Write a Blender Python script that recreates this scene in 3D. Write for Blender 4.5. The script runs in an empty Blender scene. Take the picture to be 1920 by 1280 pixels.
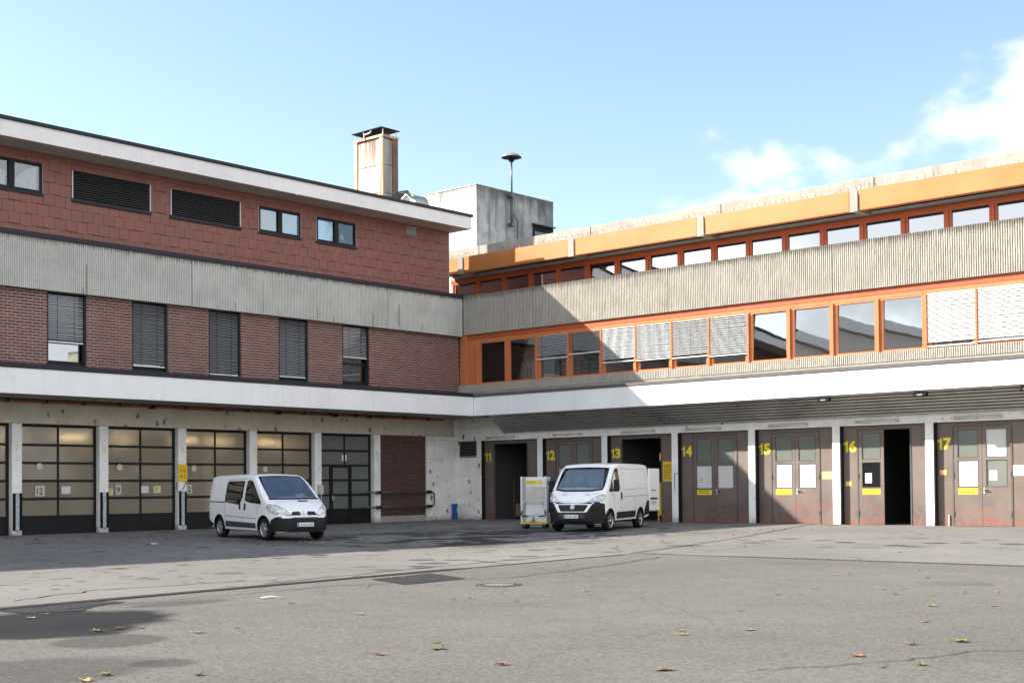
import bpy, bmesh, math, random
from mathutils import Vector, Matrix
from mathutils.bvhtree import BVHTree
random.seed(7)
SC = bpy.context.scene
COL = SC.collection
R = math.radians

# ------------------------------------------------------------------ camera
# world frame: z up, left wing runs along -Y from the inner corner (faces +X), right wing along +X (faces -Y)
CAMX, CAMY, CAMZ = 44.6, -45.8, 1.54
YAW, PITCH, ROLL = R(48.06727), R(1.23704), R(-0.483035)
def cam_axes():
    r0 = Vector((math.sin(YAW), math.cos(YAW), 0)); f0 = Vector((-math.cos(YAW), math.sin(YAW), 0)); z = Vector((0, 0, 1))
    f = f0*math.cos(PITCH) + z*math.sin(PITCH); u0 = -f0*math.sin(PITCH) + z*math.cos(PITCH)
    r = r0*math.cos(ROLL) + u0*math.sin(ROLL); u = -r0*math.sin(ROLL) + u0*math.cos(ROLL)
    return r, u, f
cr, cu, cf = cam_axes()
cam = bpy.data.objects.new('camera', bpy.data.cameras.new('camera'))
COL.objects.link(cam)
m = Matrix((cr, cu, -cf)).transposed().to_4x4(); m.translation = (CAMX, CAMY, CAMZ)
cam.matrix_world = m
cam.data.sensor_width = 36.0; cam.data.lens = 2482.05/1920*36.0
cam.data.shift_y = (858.66-640)/1920.0
cam.data.clip_start = 0.1; cam.data.clip_end = 4000
SC.camera = cam

# ------------------------------------------------------------------ sky and sun
SUN_DIR = Vector((-1.22, -1.0, 1.0)).normalized()        # towards the sun
EL = math.asin(SUN_DIR.z); AZ = math.atan2(SUN_DIR.x, SUN_DIR.y)
W = bpy.data.worlds.new('World'); SC.world = W; W.use_nodes = True
nt = W.node_tree; N = nt.nodes; Lk = nt.links
for n in list(N): N.remove(n)
out = N.new('ShaderNodeOutputWorld'); bg = N.new('ShaderNodeBackground'); sky = N.new('ShaderNodeTexSky')
sky.sky_type = 'NISHITA'; sky.sun_disc = False; sky.sun_elevation = EL; sky.sun_rotation = AZ % (2*math.pi)
sky.air_density = 1.0; sky.dust_density = 1.0; sky.ozone_density = 0.7; sky.altitude = 100
SKY_STRENGTH = 0.125
bg.inputs['Strength'].default_value = SKY_STRENGTH
# clouds: cumulus banks low over the horizon and unseen cloud behind and above the camera, mirrored in windows, added to brighten the shade
tc = N.new('ShaderNodeTexCoord')
def wmath(op, a, b=None):
    n = N.new('ShaderNodeMath'); n.operation = op
    for i, v in enumerate((a, b)):
        if v is None: continue
        if isinstance(v, (int, float)): n.inputs[i].default_value = v
        else: Lk.new(v, n.inputs[i])
    return n.outputs[0]
mp = N.new('ShaderNodeMapping'); mp.inputs['Scale'].default_value = (1, 1, 1.5); mp.inputs['Location'].default_value = (0.3, 0.1, 0.2)
Lk.new(tc.outputs['Generated'], mp.inputs[0])
nz = N.new('ShaderNodeTexNoise'); nz.inputs['Scale'].default_value = 7.5; nz.inputs['Detail'].default_value = 9; nz.inputs['Roughness'].default_value = 0.52
Lk.new(mp.outputs[0], nz.inputs['Vector'])
BANKS = [((-0.28, 0.955, 0.098), 0.216), ((-0.372, 0.926, 0.055), 0.139), ((-0.489, 0.868, 0.084), 0.16), ((-0.436, 0.899, 0.042), 0.153), ((0.052, 0.969, 0.242), 0.28), ((0.506, 0.777, 0.375), 0.3), ((0.892, 0.359, 0.276), 0.34), ((0.915, -0.213, 0.342), 0.36), ((0.642, -0.715, 0.276), 0.36), ((0.117, -0.963, 0.242), 0.32), ((-0.363, -0.853, 0.375), 0.26), ((0.585, -0.191, 0.788), 0.24), ((0.291, -0.573, 0.766), 0.26), ((0.535, 0.402, 0.743), 0.24)]
acc = None
for (v, size) in BANKS:
    dn = N.new('ShaderNodeVectorMath'); dn.operation = 'DISTANCE'; Lk.new(tc.outputs['Generated'], dn.inputs[0]); dn.inputs[1].default_value = v
    q = wmath('SUBTRACT', 1.0, wmath('DIVIDE', dn.outputs['Value'], size)); acc = q if acc is None else wmath('MAXIMUM', acc, q)
dens = wmath('ADD', acc, wmath('MULTIPLY', wmath('SUBTRACT', nz.outputs['Fac'], .5), 1.35))
rmp = N.new('ShaderNodeMapRange'); rmp.interpolation_type = 'SMOOTHSTEP'
rmp.inputs['From Min'].default_value = 0.0; rmp.inputs['From Max'].default_value = 0.22
Lk.new(dens, rmp.inputs['Value'])
mixc = N.new('ShaderNodeMix'); mixc.data_type = 'RGBA'
Lk.new(rmp.outputs[0], mixc.inputs['Factor']); tint = N.new('ShaderNodeMix'); tint.data_type = 'RGBA'; tint.blend_type = 'MULTIPLY'; tint.inputs['Factor'].default_value = 1.0; tint.inputs['B'].default_value = (1.0, .99, .925, 1); Lk.new(sky.outputs[0], tint.inputs['A']); Lk.new(tint.outputs['Result'], mixc.inputs['A'])
mixc.inputs['B'].default_value = (5.6, 5.7, 5.9, 1)
Lk.new(mixc.outputs['Result'], bg.inputs['Color']); Lk.new(bg.outputs[0], out.inputs[0])

sl = bpy.data.lights.new('sun', 'SUN'); sl.energy = 5.0; sl.angle = R(0.5); sl.color = (1.0, 0.93, 0.82)
sun = bpy.data.objects.new('sun', sl); COL.objects.link(sun)
sun.rotation_euler = SUN_DIR.to_track_quat('Z', 'Y').to_euler(); sun.location = (-20, -20, 40)

SC.view_settings.view_transform = 'Standard'; SC.view_settings.look = 'None'
SC.view_settings.exposure = 1.22; SC.view_settings.gamma = 1.0; SC.view_settings.use_curve_mapping = False
SC.cycles.max_bounces = 6; SC.cycles.diffuse_bounces = 3; SC.cycles.glossy_bounces = 3; SC.cycles.transmission_bounces = 4
SC.cycles.transparent_max_bounces = 8; SC.cycles.caustics_reflective = False; SC.cycles.caustics_refractive = False
SC.cycles.use_denoising = True

# ------------------------------------------------------------------ materials
MATS = {}
class NT:
    """small helper round a material's node tree"""
    def __init__(s, name):
        s.m = bpy.data.materials.new(name); s.m.use_nodes = True; s.t = s.m.node_tree; s.n = s.t.nodes; s.l = s.t.links
        s.b = s.n['Principled BSDF']; s.o = s.n['Material Output']
        s.tc = s.n.new('ShaderNodeTexCoord'); MATS[name] = s.m
    def set(s, k, v):
        if hasattr(v, 'links') or hasattr(v, 'is_linked'): s.l.new(v, s.b.inputs[k])
        else: s.b.inputs[k].default_value = v
    def vec(s, scale=(1, 1, 1), loc=(0, 0, 0), rot=(0, 0, 0)):
        n = s.n.new('ShaderNodeMapping'); n.inputs['Scale'].default_value = scale; n.inputs['Location'].default_value = loc; n.inputs['Rotation'].default_value = rot
        s.l.new(s.tc.outputs['Object'], n.inputs[0]); return n.outputs[0]
    def noise(s, scale, detail=4, rough=.55, vec=None, dist=0.0):
        n = s.n.new('ShaderNodeTexNoise'); n.inputs['Scale'].default_value = scale; n.inputs['Detail'].default_value = detail
        n.inputs['Roughness'].default_value = rough; n.inputs['Distortion'].default_value = dist
        s.l.new(vec if vec is not None else s.tc.outputs['Object'], n.inputs['Vector']); return n.outputs['Fac']
    def voro(s, scale, feature='F1', vec=None, rnd=1.0, out='Distance'):
        n = s.n.new('ShaderNodeTexVoronoi'); n.feature = feature; n.inputs['Scale'].default_value = scale; n.inputs['Randomness'].default_value = rnd
        s.l.new(vec if vec is not None else s.tc.outputs['Object'], n.inputs['Vector']); return n.outputs[out]
    def rng(s, v, a, b, c=0.0, d=1.0, smooth=True):
        n = s.n.new('ShaderNodeMapRange'); n.interpolation_type = 'SMOOTHSTEP' if smooth else 'LINEAR'
        for k, x in (('From Min', a), ('From Max', b), ('To Min', c), ('To Max', d)): n.inputs[k].default_value = x
        s.l.new(v, n.inputs['Value']); return n.outputs[0]
    def math(s, op, a, b=0.0):
        n = s.n.new('ShaderNodeMath'); n.operation = op
        for i, v in enumerate((a, b)):
            if isinstance(v, (int, float)): n.inputs[i].default_value = v
            else: s.l.new(v, n.inputs[i])
        return n.outputs[0]
    def mix(s, f, a, b, blend='MIX'):
        n = s.n.new('ShaderNodeMix'); n.data_type = 'RGBA'; n.blend_type = blend
        for k, v in (('Factor', f), ('A', a), ('B', b)):
            if isinstance(v, (int, float)): n.inputs[k].default_value = v
            elif isinstance(v, tuple): n.inputs[k].default_value = (*v[:3], 1)
            else: s.l.new(v, n.inputs[k])
        return n.outputs['Result']
    def bump(s, h, strength=.3, dist=.01):
        n = s.n.new('ShaderNodeBump'); n.inputs['Strength'].default_value = strength; n.inputs['Distance'].default_value = dist
        s.l.new(h, n.inputs['Height']); s.l.new(n.outputs[0], s.b.inputs['Normal'])
    def objrand(s):
        a = s.n.new('ShaderNodeObjectInfo').outputs['Random']; g = s.n.new('ShaderNodeNewGeometry').outputs['Random Per Island']
        return s.math('FRACT', s.math('ADD', a, g))
def sc(c, k): return tuple(min(1, x*k) for x in c[:3])

def plain(name, col, rough=.6, metal=0.0, var=.12, scale=2.5, fine=.05, bump=0.0, bs=60, spec=.5, dirt=0.0, dirtcol=(.10, .095, .085), streak=0.0):
    s = NT(name); n1 = s.noise(scale, 6, .6); n2 = s.noise(scale*17, 3, .6)
    f = s.math('ADD', s.math('MULTIPLY', n1, 1.0), s.math('MULTIPLY', s.math('SUBTRACT', n2, .5), fine*6))
    c = s.mix(s.rng(f, .3, .72), sc(col, 1-var), sc(col, 1+var))
    if dirt: c = s.mix(s.math('MULTIPLY', s.rng(s.noise(scale*1.7, 8, .7, dist=.4), .52, .78), dirt), c, dirtcol)
    if streak:
        st = s.noise(1.0, 5, .65, vec=s.vec((7, 7, .35)))
        c = s.mix(s.math('MULTIPLY', s.rng(st, .5, .78), streak), c, dirtcol)
    s.set('Base Color', c); s.set('Roughness', s.rng(n1, .2, .8, max(0.02, rough-.08), min(1, rough+.08))); s.set('Metallic', metal); s.set('Specular IOR Level', spec)
    if bump: s.bump(s.noise(bs, 4, .6), bump, .01)
    return s.m

plain('white_fascia', (.86, .87, .88), .45, var=.04, scale=.7, dirt=.20, streak=.22, dirtcol=(.46, .44, .41))
plain('roof_fascia', (.80, .78, .78), .5, var=.05, scale=.8, dirt=.2, streak=.18, dirtcol=(.36, .34, .31))
plain('roof_soffit', (.62, .56, .48), .7, var=.08, scale=.8, dirt=.15)
plain('dark_cap', (.026, .028, .036), .55, var=.15, spec=.25)
plain('anthracite', (.014, .015, .017), .55, var=.2, scale=4, spec=.22)
plain('black_metal', (.014, .014, .016), .8, var=.2, spec=.2)
plain('galvanised', (.46, .51, .57), .40, metal=.3, var=.25, scale=9, bump=.1)
plain('aluminium', (.72, .74, .77), .4, metal=.15, var=.08, scale=3)
plain('steel_tube', (.10, .12, .125), .4, metal=.5, var=.2, scale=9)
plain('orange_paint', (.56, .185, .068), .42, var=.06, scale=1.2, dirt=.10, dirtcol=(.45, .16, .05))
plain('orange_panel', (.48, .180, .048), .42, var=.06, scale=.5, streak=.16, dirtcol=(.5, .2, .06))
plain('red_orange', (.44, .088, .026), .5, var=.10, scale=1.5)
plain('red_tray', (.36, .085, .035), .55, var=.25, scale=3, dirt=.3)
plain('beam_concrete', (.47, .41, .33), .85, var=.12, scale=1.1, dirt=.30, dirtcol=(.22, .18, .14), bump=.25, bs=25)
plain('slab_concrete', (.36, .34, .30), .85, var=.18, scale=1.2, bump=.2)
plain('mortar', (.66, .57, .53), .9, var=.12, scale=3, bump=.2)
plain('brown_steel', (.10, .09, .088), .5, var=.1)
plain('yellow_paint', (.86, .70, .03), .5, var=.08, scale=7, dirt=.12, dirtcol=(.45, .36, .06))
plain('faded_yellow', (.74, .70, .33), .7, var=.1, scale=20)
plain('yellow_sign', (.85, .52, .02), .45, var=.05)
plain('paper', (.82, .82, .84), .7, var=.03)
plain('paper_yellow', (.72, .66, .30), .7, var=.05)
plain('paper_lilac', (.70, .66, .76), .7, var=.03)
plain('paper_grey', (.55, .54, .45), .7, var=.05)
plain('ink', (.02, .02, .025), .6, var=.1)
plain('blind_slat', (.52, .535, .55), .42, metal=.15, var=.05)
plain('slat_grey', (.24, .25, .26), .45, metal=.2, var=.1)
plain('blind_cream', (.66, .66, .64), .5, var=.04)
plain('curtain', (.62, .64, .66), .9, var=.08, scale=5)
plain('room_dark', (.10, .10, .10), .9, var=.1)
plain('room_light', (.62, .61, .58), .9, var=.06)
plain('room_cream', (.58, .51, .39), .9, var=.1)
plain('floor_grey', (.16, .16, .15), .7, var=.15)
plain('shelf_metal', (.30, .33, .35), .45, metal=.4, var=.12)
plain('cage_brown', (.22, .14, .07), .6, var=.3, scale=6)
plain('blue_plastic', (.03, .11, .42), .45, var=.12)
plain('rubber', (.013, .013, .014), .8, var=.25, scale=6, spec=.2)
plain('black_plastic', (.016, .0165, .018), .6, var=.2, scale=5, bump=.06, bs=200, spec=.25)
plain('grey_plastic', (.055, .058, .064), .6, var=.12, scale=5, spec=.25)
plain('rim_silver', (.55, .56, .58), .28, metal=.75, var=.12, scale=8)
plain('yellow_metal', (.80, .50, .03), .45, var=.15, scale=5, dirt=.2)
plain('red_plastic', (.5, .03, .02), .4)
plain('wire_steel', (.22, .21, .20), .5, metal=.6, var=.2)
plain('slat_metal', (.48, .465, .44), .32, metal=.3, var=.18, scale=.8)
plain('lens_grey', (.30, .30, .28), .3)
plain('lamp_housing', (.58, .56, .50), .6, var=.12, scale=4, dirt=.3)
plain('tube_glass', (.80, .80, .76), .35, var=.03)
plain('grate_iron', (.055, .052, .05), .6, metal=.3, var=.3, scale=9)
plain('asphalt_dark', (.045, .045, .046), .95, var=.25, scale=4, fine=.2, bump=.6, bs=120, spec=.08)
plain('tar_seal', (.022, .022, .023), .85, var=.2, scale=4, spec=.12)
plain('old_mortar', (.23, .16, .145), .9, var=.2)
plain('dish_metal', (.30, .29, .28), .5, metal=.3, var=.2, scale=4)
plain('louvre_slat', (.075, .078, .082), .4, var=.15)
plain('shingle_joint', (.145, .060, .051), .9)
plain('hood_metal', (.35, .36, .36), .42, metal=.6, var=.2, scale=3)

def car_paint():
    s = NT('car_white'); n1 = s.noise(1.4, 5, .6)
    low = s.math('MULTIPLY', s.rng(s.noise(2.2, 6, .65, vec=s.vec((1, 1, .6))), .45, .75), .16)
    s.set('Base Color', s.mix(low, (.90, .905, .91), (.60, .58, .55))); s.set('Roughness', s.rng(n1, .2, .8, .28, .42)); s.set('Coat Weight', .6); s.set('Coat Roughness', .08)
car_paint()
plain('door_seam', (.20, .20, .21), .6)
plain('headlamp', (.62, .64, .66), .15, metal=.3, var=.3, scale=14)

def glass(name, tint=(.9, .93, .95), refl=.16, rough=.01):
    s = NT(name); n, l = s.n, s.l; n.remove(s.b)
    tr = n.new('ShaderNodeBsdfTransparent'); tr.inputs[0].default_value = (*tint, 1)
    gl = n.new('ShaderNodeBsdfGlossy'); gl.inputs['Roughness'].default_value = rough; gl.inputs['Color'].default_value = (.95, .97, 1, 1)
    fr = n.new('ShaderNodeFresnel'); fr.inputs['IOR'].default_value = 1.5
    mx = n.new('ShaderNodeMixShader')
    wob = s.noise(.9, 2, .5); bp = n.new('ShaderNodeBump'); bp.inputs['Strength'].default_value = .025; bp.inputs['Distance'].default_value = .05
    l.new(wob, bp.inputs['Height']); l.new(bp.outputs[0], gl.inputs['Normal'])
    f = s.math('ADD', s.math('MULTIPLY', fr.outputs[0], 1.25), refl)
    l.new(f, mx.inputs[0]); l.new(tr.outputs[0], mx.inputs[1]); l.new(gl.outputs[0], mx.inputs[2]); l.new(mx.outputs[0], s.o.inputs[0])
glass('window_glass', (.90, .93, .94), .05)
glass('top_glass', (.55, .58, .6), .42)
glass('coated_glass', (.55, .6, .62), .30)
glass('car_glass', (.74, .82, .86), .17)
glass('dark_glass', (.16, .18, .18), .06)
def frosted(name, col, trans, rough):
    s = NT(name); n1 = s.noise(3, 5, .6); n2 = s.noise(.8, 3, .5)
    s.set('Base Color', s.mix(n1, sc(col, .86), sc(col, 1.1))); s.set('Roughness', s.rng(n2, .3, .7, rough*.8, rough*1.25)); s.set('Transmission Weight', trans); s.set('IOR', 1.25)
    s.set('Coat Weight', .9); s.set('Coat Roughness', .07)
frosted('frosted_pane', (.50, .43, .325), .55, .5)
frosted('dusty_pane', (.34, .36, .35), .55, .22)
frosted('green_pane', (.20, .225, .205), .2, .3)

def emit(name, col, k):
    s = NT(name); s.set('Base Color', (*col, 1)); s.set('Emission Color', (*col, 1)); s.set('Emission Strength', k)
emit('lit_tube', (1.0, .86, .60), 8.0)

def brick_mat():
    s = NT('brick_clay'); r = s.objrand(); n = s.noise(9, 5, .6); 
    c = s.mix(r, (.125, .056, .046), (.225, .100, .082)); c = s.mix(s.rng(n, .4, .75), c, (.155, .078, .068))
    s.set('Base Color', c); s.set('Roughness', .8); s.bump(s.noise(70, 4, .6), .35, .006)
    s2 = NT('brick_dark'); r = s2.objrand(); c = s2.mix(r, (.075, .036, .034), (.12, .055, .05))
    s2.set('Base Color', s2.mix(s2.math('MULTIPLY', s2.rng(s2.noise(1.6, 6, .7), .5, .75), .5), c, (.06, .045, .045))); s2.set('Roughness', .85); s2.bump(s2.noise(70, 4, .6), .35, .006)
    s3 = NT('shingle_red'); r = s3.objrand()
    c = s3.mix(r, (.255, .108, .090), (.290, .124, .104)); c = s3.mix(s3.math('MULTIPLY', s3.rng(s3.noise(3, 6, .65), .45, .8), .35), c, (.22, .095, .08))
    s3.set('Base Color', c); s3.set('Roughness', .78); s3.bump(s3.noise(90, 3, .6), .2, .005)
brick_mat()

def rib_mat(name, light, dark, speck):
    s = NT(name); n1 = s.noise(1.1, 6, .65); n2 = s.noise(42, 4, .7); n3 = s.noise(13, 3, .6)
    c = s.mix(s.rng(n1, .3, .7), sc(light, .88), sc(light, 1.08))
    c = s.mix(s.math('MULTIPLY', s.rng(n2, .52, .72), speck), c, dark)
    c = s.mix(s.math('MULTIPLY', s.rng(n3, .55, .8), speck*.7), c, sc(dark, 1.4))
    st = s.noise(1.0, 5, .7, vec=s.vec((5, 5, .45)))
    z = s.n.new('ShaderNodeSeparateXYZ'); s.l.new(s.tc.outputs['Object'], z.inputs[0])
    # grime washed down from the coping: wear with its own shape
    st2 = s.noise(1.0, 4, .7, vec=s.vec((16, 16, .9)))
    g = s.rng(s.math('ADD', z.outputs['Z'], s.math('MULTIPLY', st2, .85)), 10.83, 11.08)
    c = s.mix(s.math('MULTIPLY', g, .72), c, (.10, .095, .075))
    c = s.mix(s.math('MULTIPLY', s.rng(st, .56, .8), .30), c, (.15, .145, .125))
    s.set('Base Color', c); s.set('Roughness', .9); s.bump(s.noise(55, 5, .7), .7, .02)
rib_mat('ribbed_grey', (.62, .615, .58), (.16, .155, .14), .55)
rib_mat('ribbed_warm', (.47, .44, .39), (.13, .115, .09), .75)
plain('groove_dark', (.33, .31, .275), .95, var=.25, scale=9, bump=.4)
plain('rust_flue', (.16, .085, .055), .7, var=.35, scale=2, streak=.5, dirtcol=(.05, .03, .025))
plain('rust_streak', (.13, .10, .05), .9, var=.3, scale=20)

def parapet_mat():
    s = NT('parapet_concrete'); n1 = s.noise(1.2, 7, .65); st = s.noise(1, 6, .7, vec=s.vec((9, 9, .8)))
    c = s.mix(s.rng(n1, .3, .7), (.30, .275, .24), (.41, .38, .335)); c = s.mix(s.math('MULTIPLY', s.rng(st, .5, .72), .5), c, (.17, .14, .11))
    s.set('Base Color', c); s.set('Roughness', .9); s.bump(s.noise(40, 4, .6), .4, .01)
    s = NT('tower_concrete'); n1 = s.noise(.55, 7, .68); st = s.noise(1, 6, .7, vec=s.vec((2.2, 2.2, .22)))
    c = s.mix(s.rng(n1, .32, .68), (.60, .585, .55), (.76, .745, .70)); c = s.mix(s.math('MULTIPLY', s.rng(st, .47, .70), .62), c, (.17, .175, .18))
    z = s.n.new('ShaderNodeSeparateXYZ'); s.l.new(s.tc.outputs['Object'], z.inputs[0])
    g = s.rng(s.math('ADD', z.outputs['Z'], s.math('MULTIPLY', st, 3.0)), 18.4, 19.9)
    c = s.mix(s.math('MULTIPLY', g, .75), c, (.10, .10, .10))
    c = s.mix(s.math('MULTIPLY', s.rng(s.noise(1.7, 8, .75, dist=.6), .55, .7), .45), c, (.22, .25, .30))
    s.set('Base Color', c); s.set('Roughness', .9); s.bump(s.noise(22, 5, .65), .4, .02)
    s = NT('tower_side'); n1 = s.noise(.6, 8, .7, dist=.5); st = s.noise(1, 6, .7, vec=s.vec((2.6, 2.6, .25)))
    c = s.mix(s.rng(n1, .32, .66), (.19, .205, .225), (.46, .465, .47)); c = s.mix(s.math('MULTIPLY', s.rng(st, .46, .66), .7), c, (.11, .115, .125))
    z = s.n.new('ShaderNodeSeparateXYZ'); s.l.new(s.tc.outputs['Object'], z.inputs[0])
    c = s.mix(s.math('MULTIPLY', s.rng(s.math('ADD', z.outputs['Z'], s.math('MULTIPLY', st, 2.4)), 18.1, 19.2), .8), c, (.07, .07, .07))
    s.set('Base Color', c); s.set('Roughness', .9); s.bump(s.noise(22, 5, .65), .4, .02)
    s = NT('chimney_panel'); z = s.n.new('ShaderNodeSeparateXYZ'); s.l.new(s.tc.outputs['Object'], z.inputs[0])
    st = s.noise(1, 6, .65, vec=s.vec((3.2, 3.2, .16))); n1 = s.noise(1.2, 6, .6)
    c = s.mix(s.rng(n1, .3, .7), (.62, .54, .40), (.72, .65, .52))
    up = s.rng(z.outputs['Z'], 16.2, 18.6, .0, 1.0); side = s.rng(z.outputs['X'], -5.0, -4.1, 0, .75)
    rust = s.math('MULTIPLY', s.math('MAXIMUM', up, side), s.rng(st, .40, .56))
    c = s.mix(s.math('MULTIPLY', rust, .92), c, (.20, .070, .030))
    c = s.mix(s.math('MULTIPLY', s.math('MULTIPLY', s.rng(z.outputs['Z'], 17.6, 18.9), s.rng(st, .46, .60)), .8), c, (.035, .026, .022))
    s.set('Base Color', c); s.set('Roughness', .6)
    s = NT('chimney_dark'); st = s.noise(1, 6, .65, vec=s.vec((3.2, 3.2, .16)))
    s.set('Base Color', s.mix(s.rng(st, .4, .65), (.34, .34, .32), (.20, .15, .12))); s.set('Roughness', .6)
    s = NT('rust_post'); st = s.noise(1, 6, .65, vec=s.vec((4, 4, .3)))
    s.set('Base Color', s.mix(s.rng(st, .4, .62), (.60, .50, .38), (.34, .14, .06))); s.set('Roughness', .65)
parapet_mat()

def chipped(name, base, k=1.0):
    s = NT(name); n1 = s.noise(1.3, 6, .6)
    c = s.mix(s.rng(n1, .3, .7), sc(base, .88), sc(base, 1.06))
    vn = s.n.new('ShaderNodeTexVoronoi'); vn.inputs['Scale'].default_value = 3.1; s.l.new(s.vec((1, 1, .7)), vn.inputs['Vector']); cell = s.n.new('ShaderNodeSeparateColor'); s.l.new(vn.outputs['Color'], cell.inputs[0])
    v = s.math('ADD', vn.outputs['Distance'], s.rng(cell.outputs[0], .0, 1.0, -.06, .22, smooth=False)); edge = s.math('ADD', v, s.math('MULTIPLY', s.math('SUBTRACT', s.noise(9, 5, .7), .5), .42))
    reg = s.rng(s.noise(.55, 3, .5), .36, .5)
    c = s.mix(s.math('MULTIPLY', s.math('MULTIPLY', s.rng(edge, .24, .15), reg), .9*k), c, (.14, .125, .11))
    v2 = s.voro(9.0, vec=s.vec((1, 1, .6))); c = s.mix(s.math('MULTIPLY', s.math('MULTIPLY', s.rng(v2, .14, .09), reg), .7*k), c, (.16, .145, .13))
    st = s.noise(1.0, 5, .7, vec=s.vec((4, 4, .4))); c = s.mix(s.math('MULTIPLY', s.rng(st, .55, .8), .35*k), c, (.34, .31, .27))
    z = s.n.new('ShaderNodeSeparateXYZ'); s.l.new(s.tc.outputs['Object'], z.inputs[0])
    foot = s.rng(s.math('ADD', z.outputs['Z'], s.math('MULTIPLY', s.noise(5, 5, .7), .6)), .62, .28)
    c = s.mix(s.math('MULTIPLY', foot, .7), c, (.24, .225, .205))
    s.set('Base Color', c); s.set('Roughness', .75); s.bump(s.noise(30, 5, .65), .3, .01)
chipped('painted_concrete', (.90, .89, .86)); chipped('pillar_white', (.92, .915, .91), .22)
chipped('beam_painted', (.64, .57, .46), 1.0)

def door_mat():
    s = NT('door_paint'); n1 = s.noise(.9, 6, .6); 
    c = s.mix(s.rng(n1, .3, .7), (.148, .114, .101), (.180, .141, .125))
    z = s.n.new('ShaderNodeSeparateXYZ'); s.l.new(s.tc.outputs['Object'], z.inputs[0])
    scr = s.noise(1, 7, .72, vec=s.vec((.9, .9, 7.5)), dist=.8)                     # horizontal scuffs from trolleys
    low = s.rng(s.math('ADD', z.outputs['Z'], s.math('MULTIPLY', s.noise(1.5, 4, .6), .9)), 1.95, .75)
    c = s.mix(s.math('MULTIPLY', low, s.rng(s.noise(.8, 5, .6), .35, .6, .15, .75)), c, (.088, .080, .082))
    c = s.mix(s.math('MULTIPLY', s.math('MULTIPLY', s.rng(scr, .52, .62), low), .9), c, (.27, .075, .042))
    foot = s.rng(s.math('ADD', z.outputs['Z'], s.math('MULTIPLY', s.noise(1.3, 5, .65), .8)), .85, .35)
    c = s.mix(s.math('MULTIPLY', foot, .55), c, (.24, .085, .05))
    pt = s.noise(2.3, 7, .7, dist=1.2); c = s.mix(s.math('MULTIPLY', s.math('MULTIPLY', s.rng(pt, .50, .60), low), .6), c, (.20, .135, .115))
    sp = s.noise(16, 5, .75); c = s.mix(s.math('MULTIPLY', s.math('MULTIPLY', s.rng(sp, .66, .72), s.rng(s.noise(1.1, 3), .5, .6)), .6), c, (.45, .40, .38))
    s.set('Base Color', c); s.set('Roughness', s.rng(n1, .2, .8, .42, .62)); s.bump(s.noise(9, 4, .6), .08, .01)
    s = NT('mesh_white'); ch = s.n.new('ShaderNodeTexChecker'); ch.inputs['Scale'].default_value = 34
    s.l.new(s.tc.outputs['Object'], ch.inputs['Vector']); 
    s.set('Base Color', s.mix(s.math('MULTIPLY', ch.outputs['Fac'], .35), (.66, .66, .65), (.50, .52, .54))); s.set('Roughness', .45)
    s = NT('panel_white'); s.set('Base Color', s.mix(s.rng(s.noise(2, 5), .3, .7), (.60, .60, .59), (.68, .68, .67))); s.set('Roughness', .5)
door_mat()

def asphalt(name, ca, cb, speck, cracks, stains):
    s = NT(name); P = s.tc.outputs['Object']
    big = s.noise(.16, 6, .6); mid = s.noise(1.1, 6, .62); fine = s.noise(46, 3, .75); f2 = s.noise(120, 2, .7)
    c = s.mix(s.rng(big, .32, .68), ca, cb)
    c = s.mix(s.math('MULTIPLY', s.rng(mid, .42, .78), .35), c, sc(ca, .72))
    c = s.mix(s.math('MULTIPLY', s.rng(fine, .56, .70), speck), c, sc(cb, 1.9))
    c = s.mix(s.math('MULTIPLY', s.rng(s.noise(24, 3, .7), .55, .72), speck*.6), c, sc(ca, .5))
    c = s.mix(s.math('MULTIPLY', s.rng(f2, .56, .70), speck*.9), c, sc(ca, .42))
    ag = s.noise(19, 9, .86); c = s.mix(s.math('MULTIPLY', s.rng(ag, .47, .66, smooth=False), speck*.6), c, sc(cb, 1.6)); c = s.mix(s.math('MULTIPLY', s.rng(ag, .53, .36, smooth=False), speck*.6), c, sc(ca, .5))
    # crack lines
    wv = s.n.new('ShaderNodeMixRGB'); wv.blend_type = 'ADD'; wv.inputs[0].default_value = .5
    nzc = s.n.new('ShaderNodeTexNoise'); nzc.inputs['Scale'].default_value = .9; nzc.inputs['Detail'].default_value = 6; s.l.new(P, nzc.inputs['Vector'])
    s.l.new(P, wv.inputs[1]); s.l.new(nzc.outputs['Color'], wv.inputs[2])
    d = s.voro(.15, 'DISTANCE_TO_EDGE', vec=wv.outputs[0])
    ck = s.math('MULTIPLY', s.rng(d, .0042, .0016), s.rng(s.noise(.22, 3), .46, .58))
    c = s.mix(s.math('MULTIPLY', ck, cracks), c, (.03, .029, .028))
    for (vs, th, reg, rs, k) in stains:                                            # oil drips and damp spots
        v = s.voro(vs, vec=wv.outputs[0]); e = s.math('ADD', v, s.math('MULTIPLY', s.math('SUBTRACT', mid, .5), .35))
        rr = s.rng(s.noise(rs, 3, .5, vec=s.vec((1, 1, 1), reg)), .50, .62)
        c = s.mix(s.math('MULTIPLY', s.math('MULTIPLY', s.rng(e, th, th*.72), rr), k), c, (.045, .043, .043))
    sepx = s.n.new('ShaderNodeSeparateXYZ'); s.l.new(P, sepx.inputs[0]); s.set('Specular IOR Level', .10)
    return s, c, sepx, mid
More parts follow.
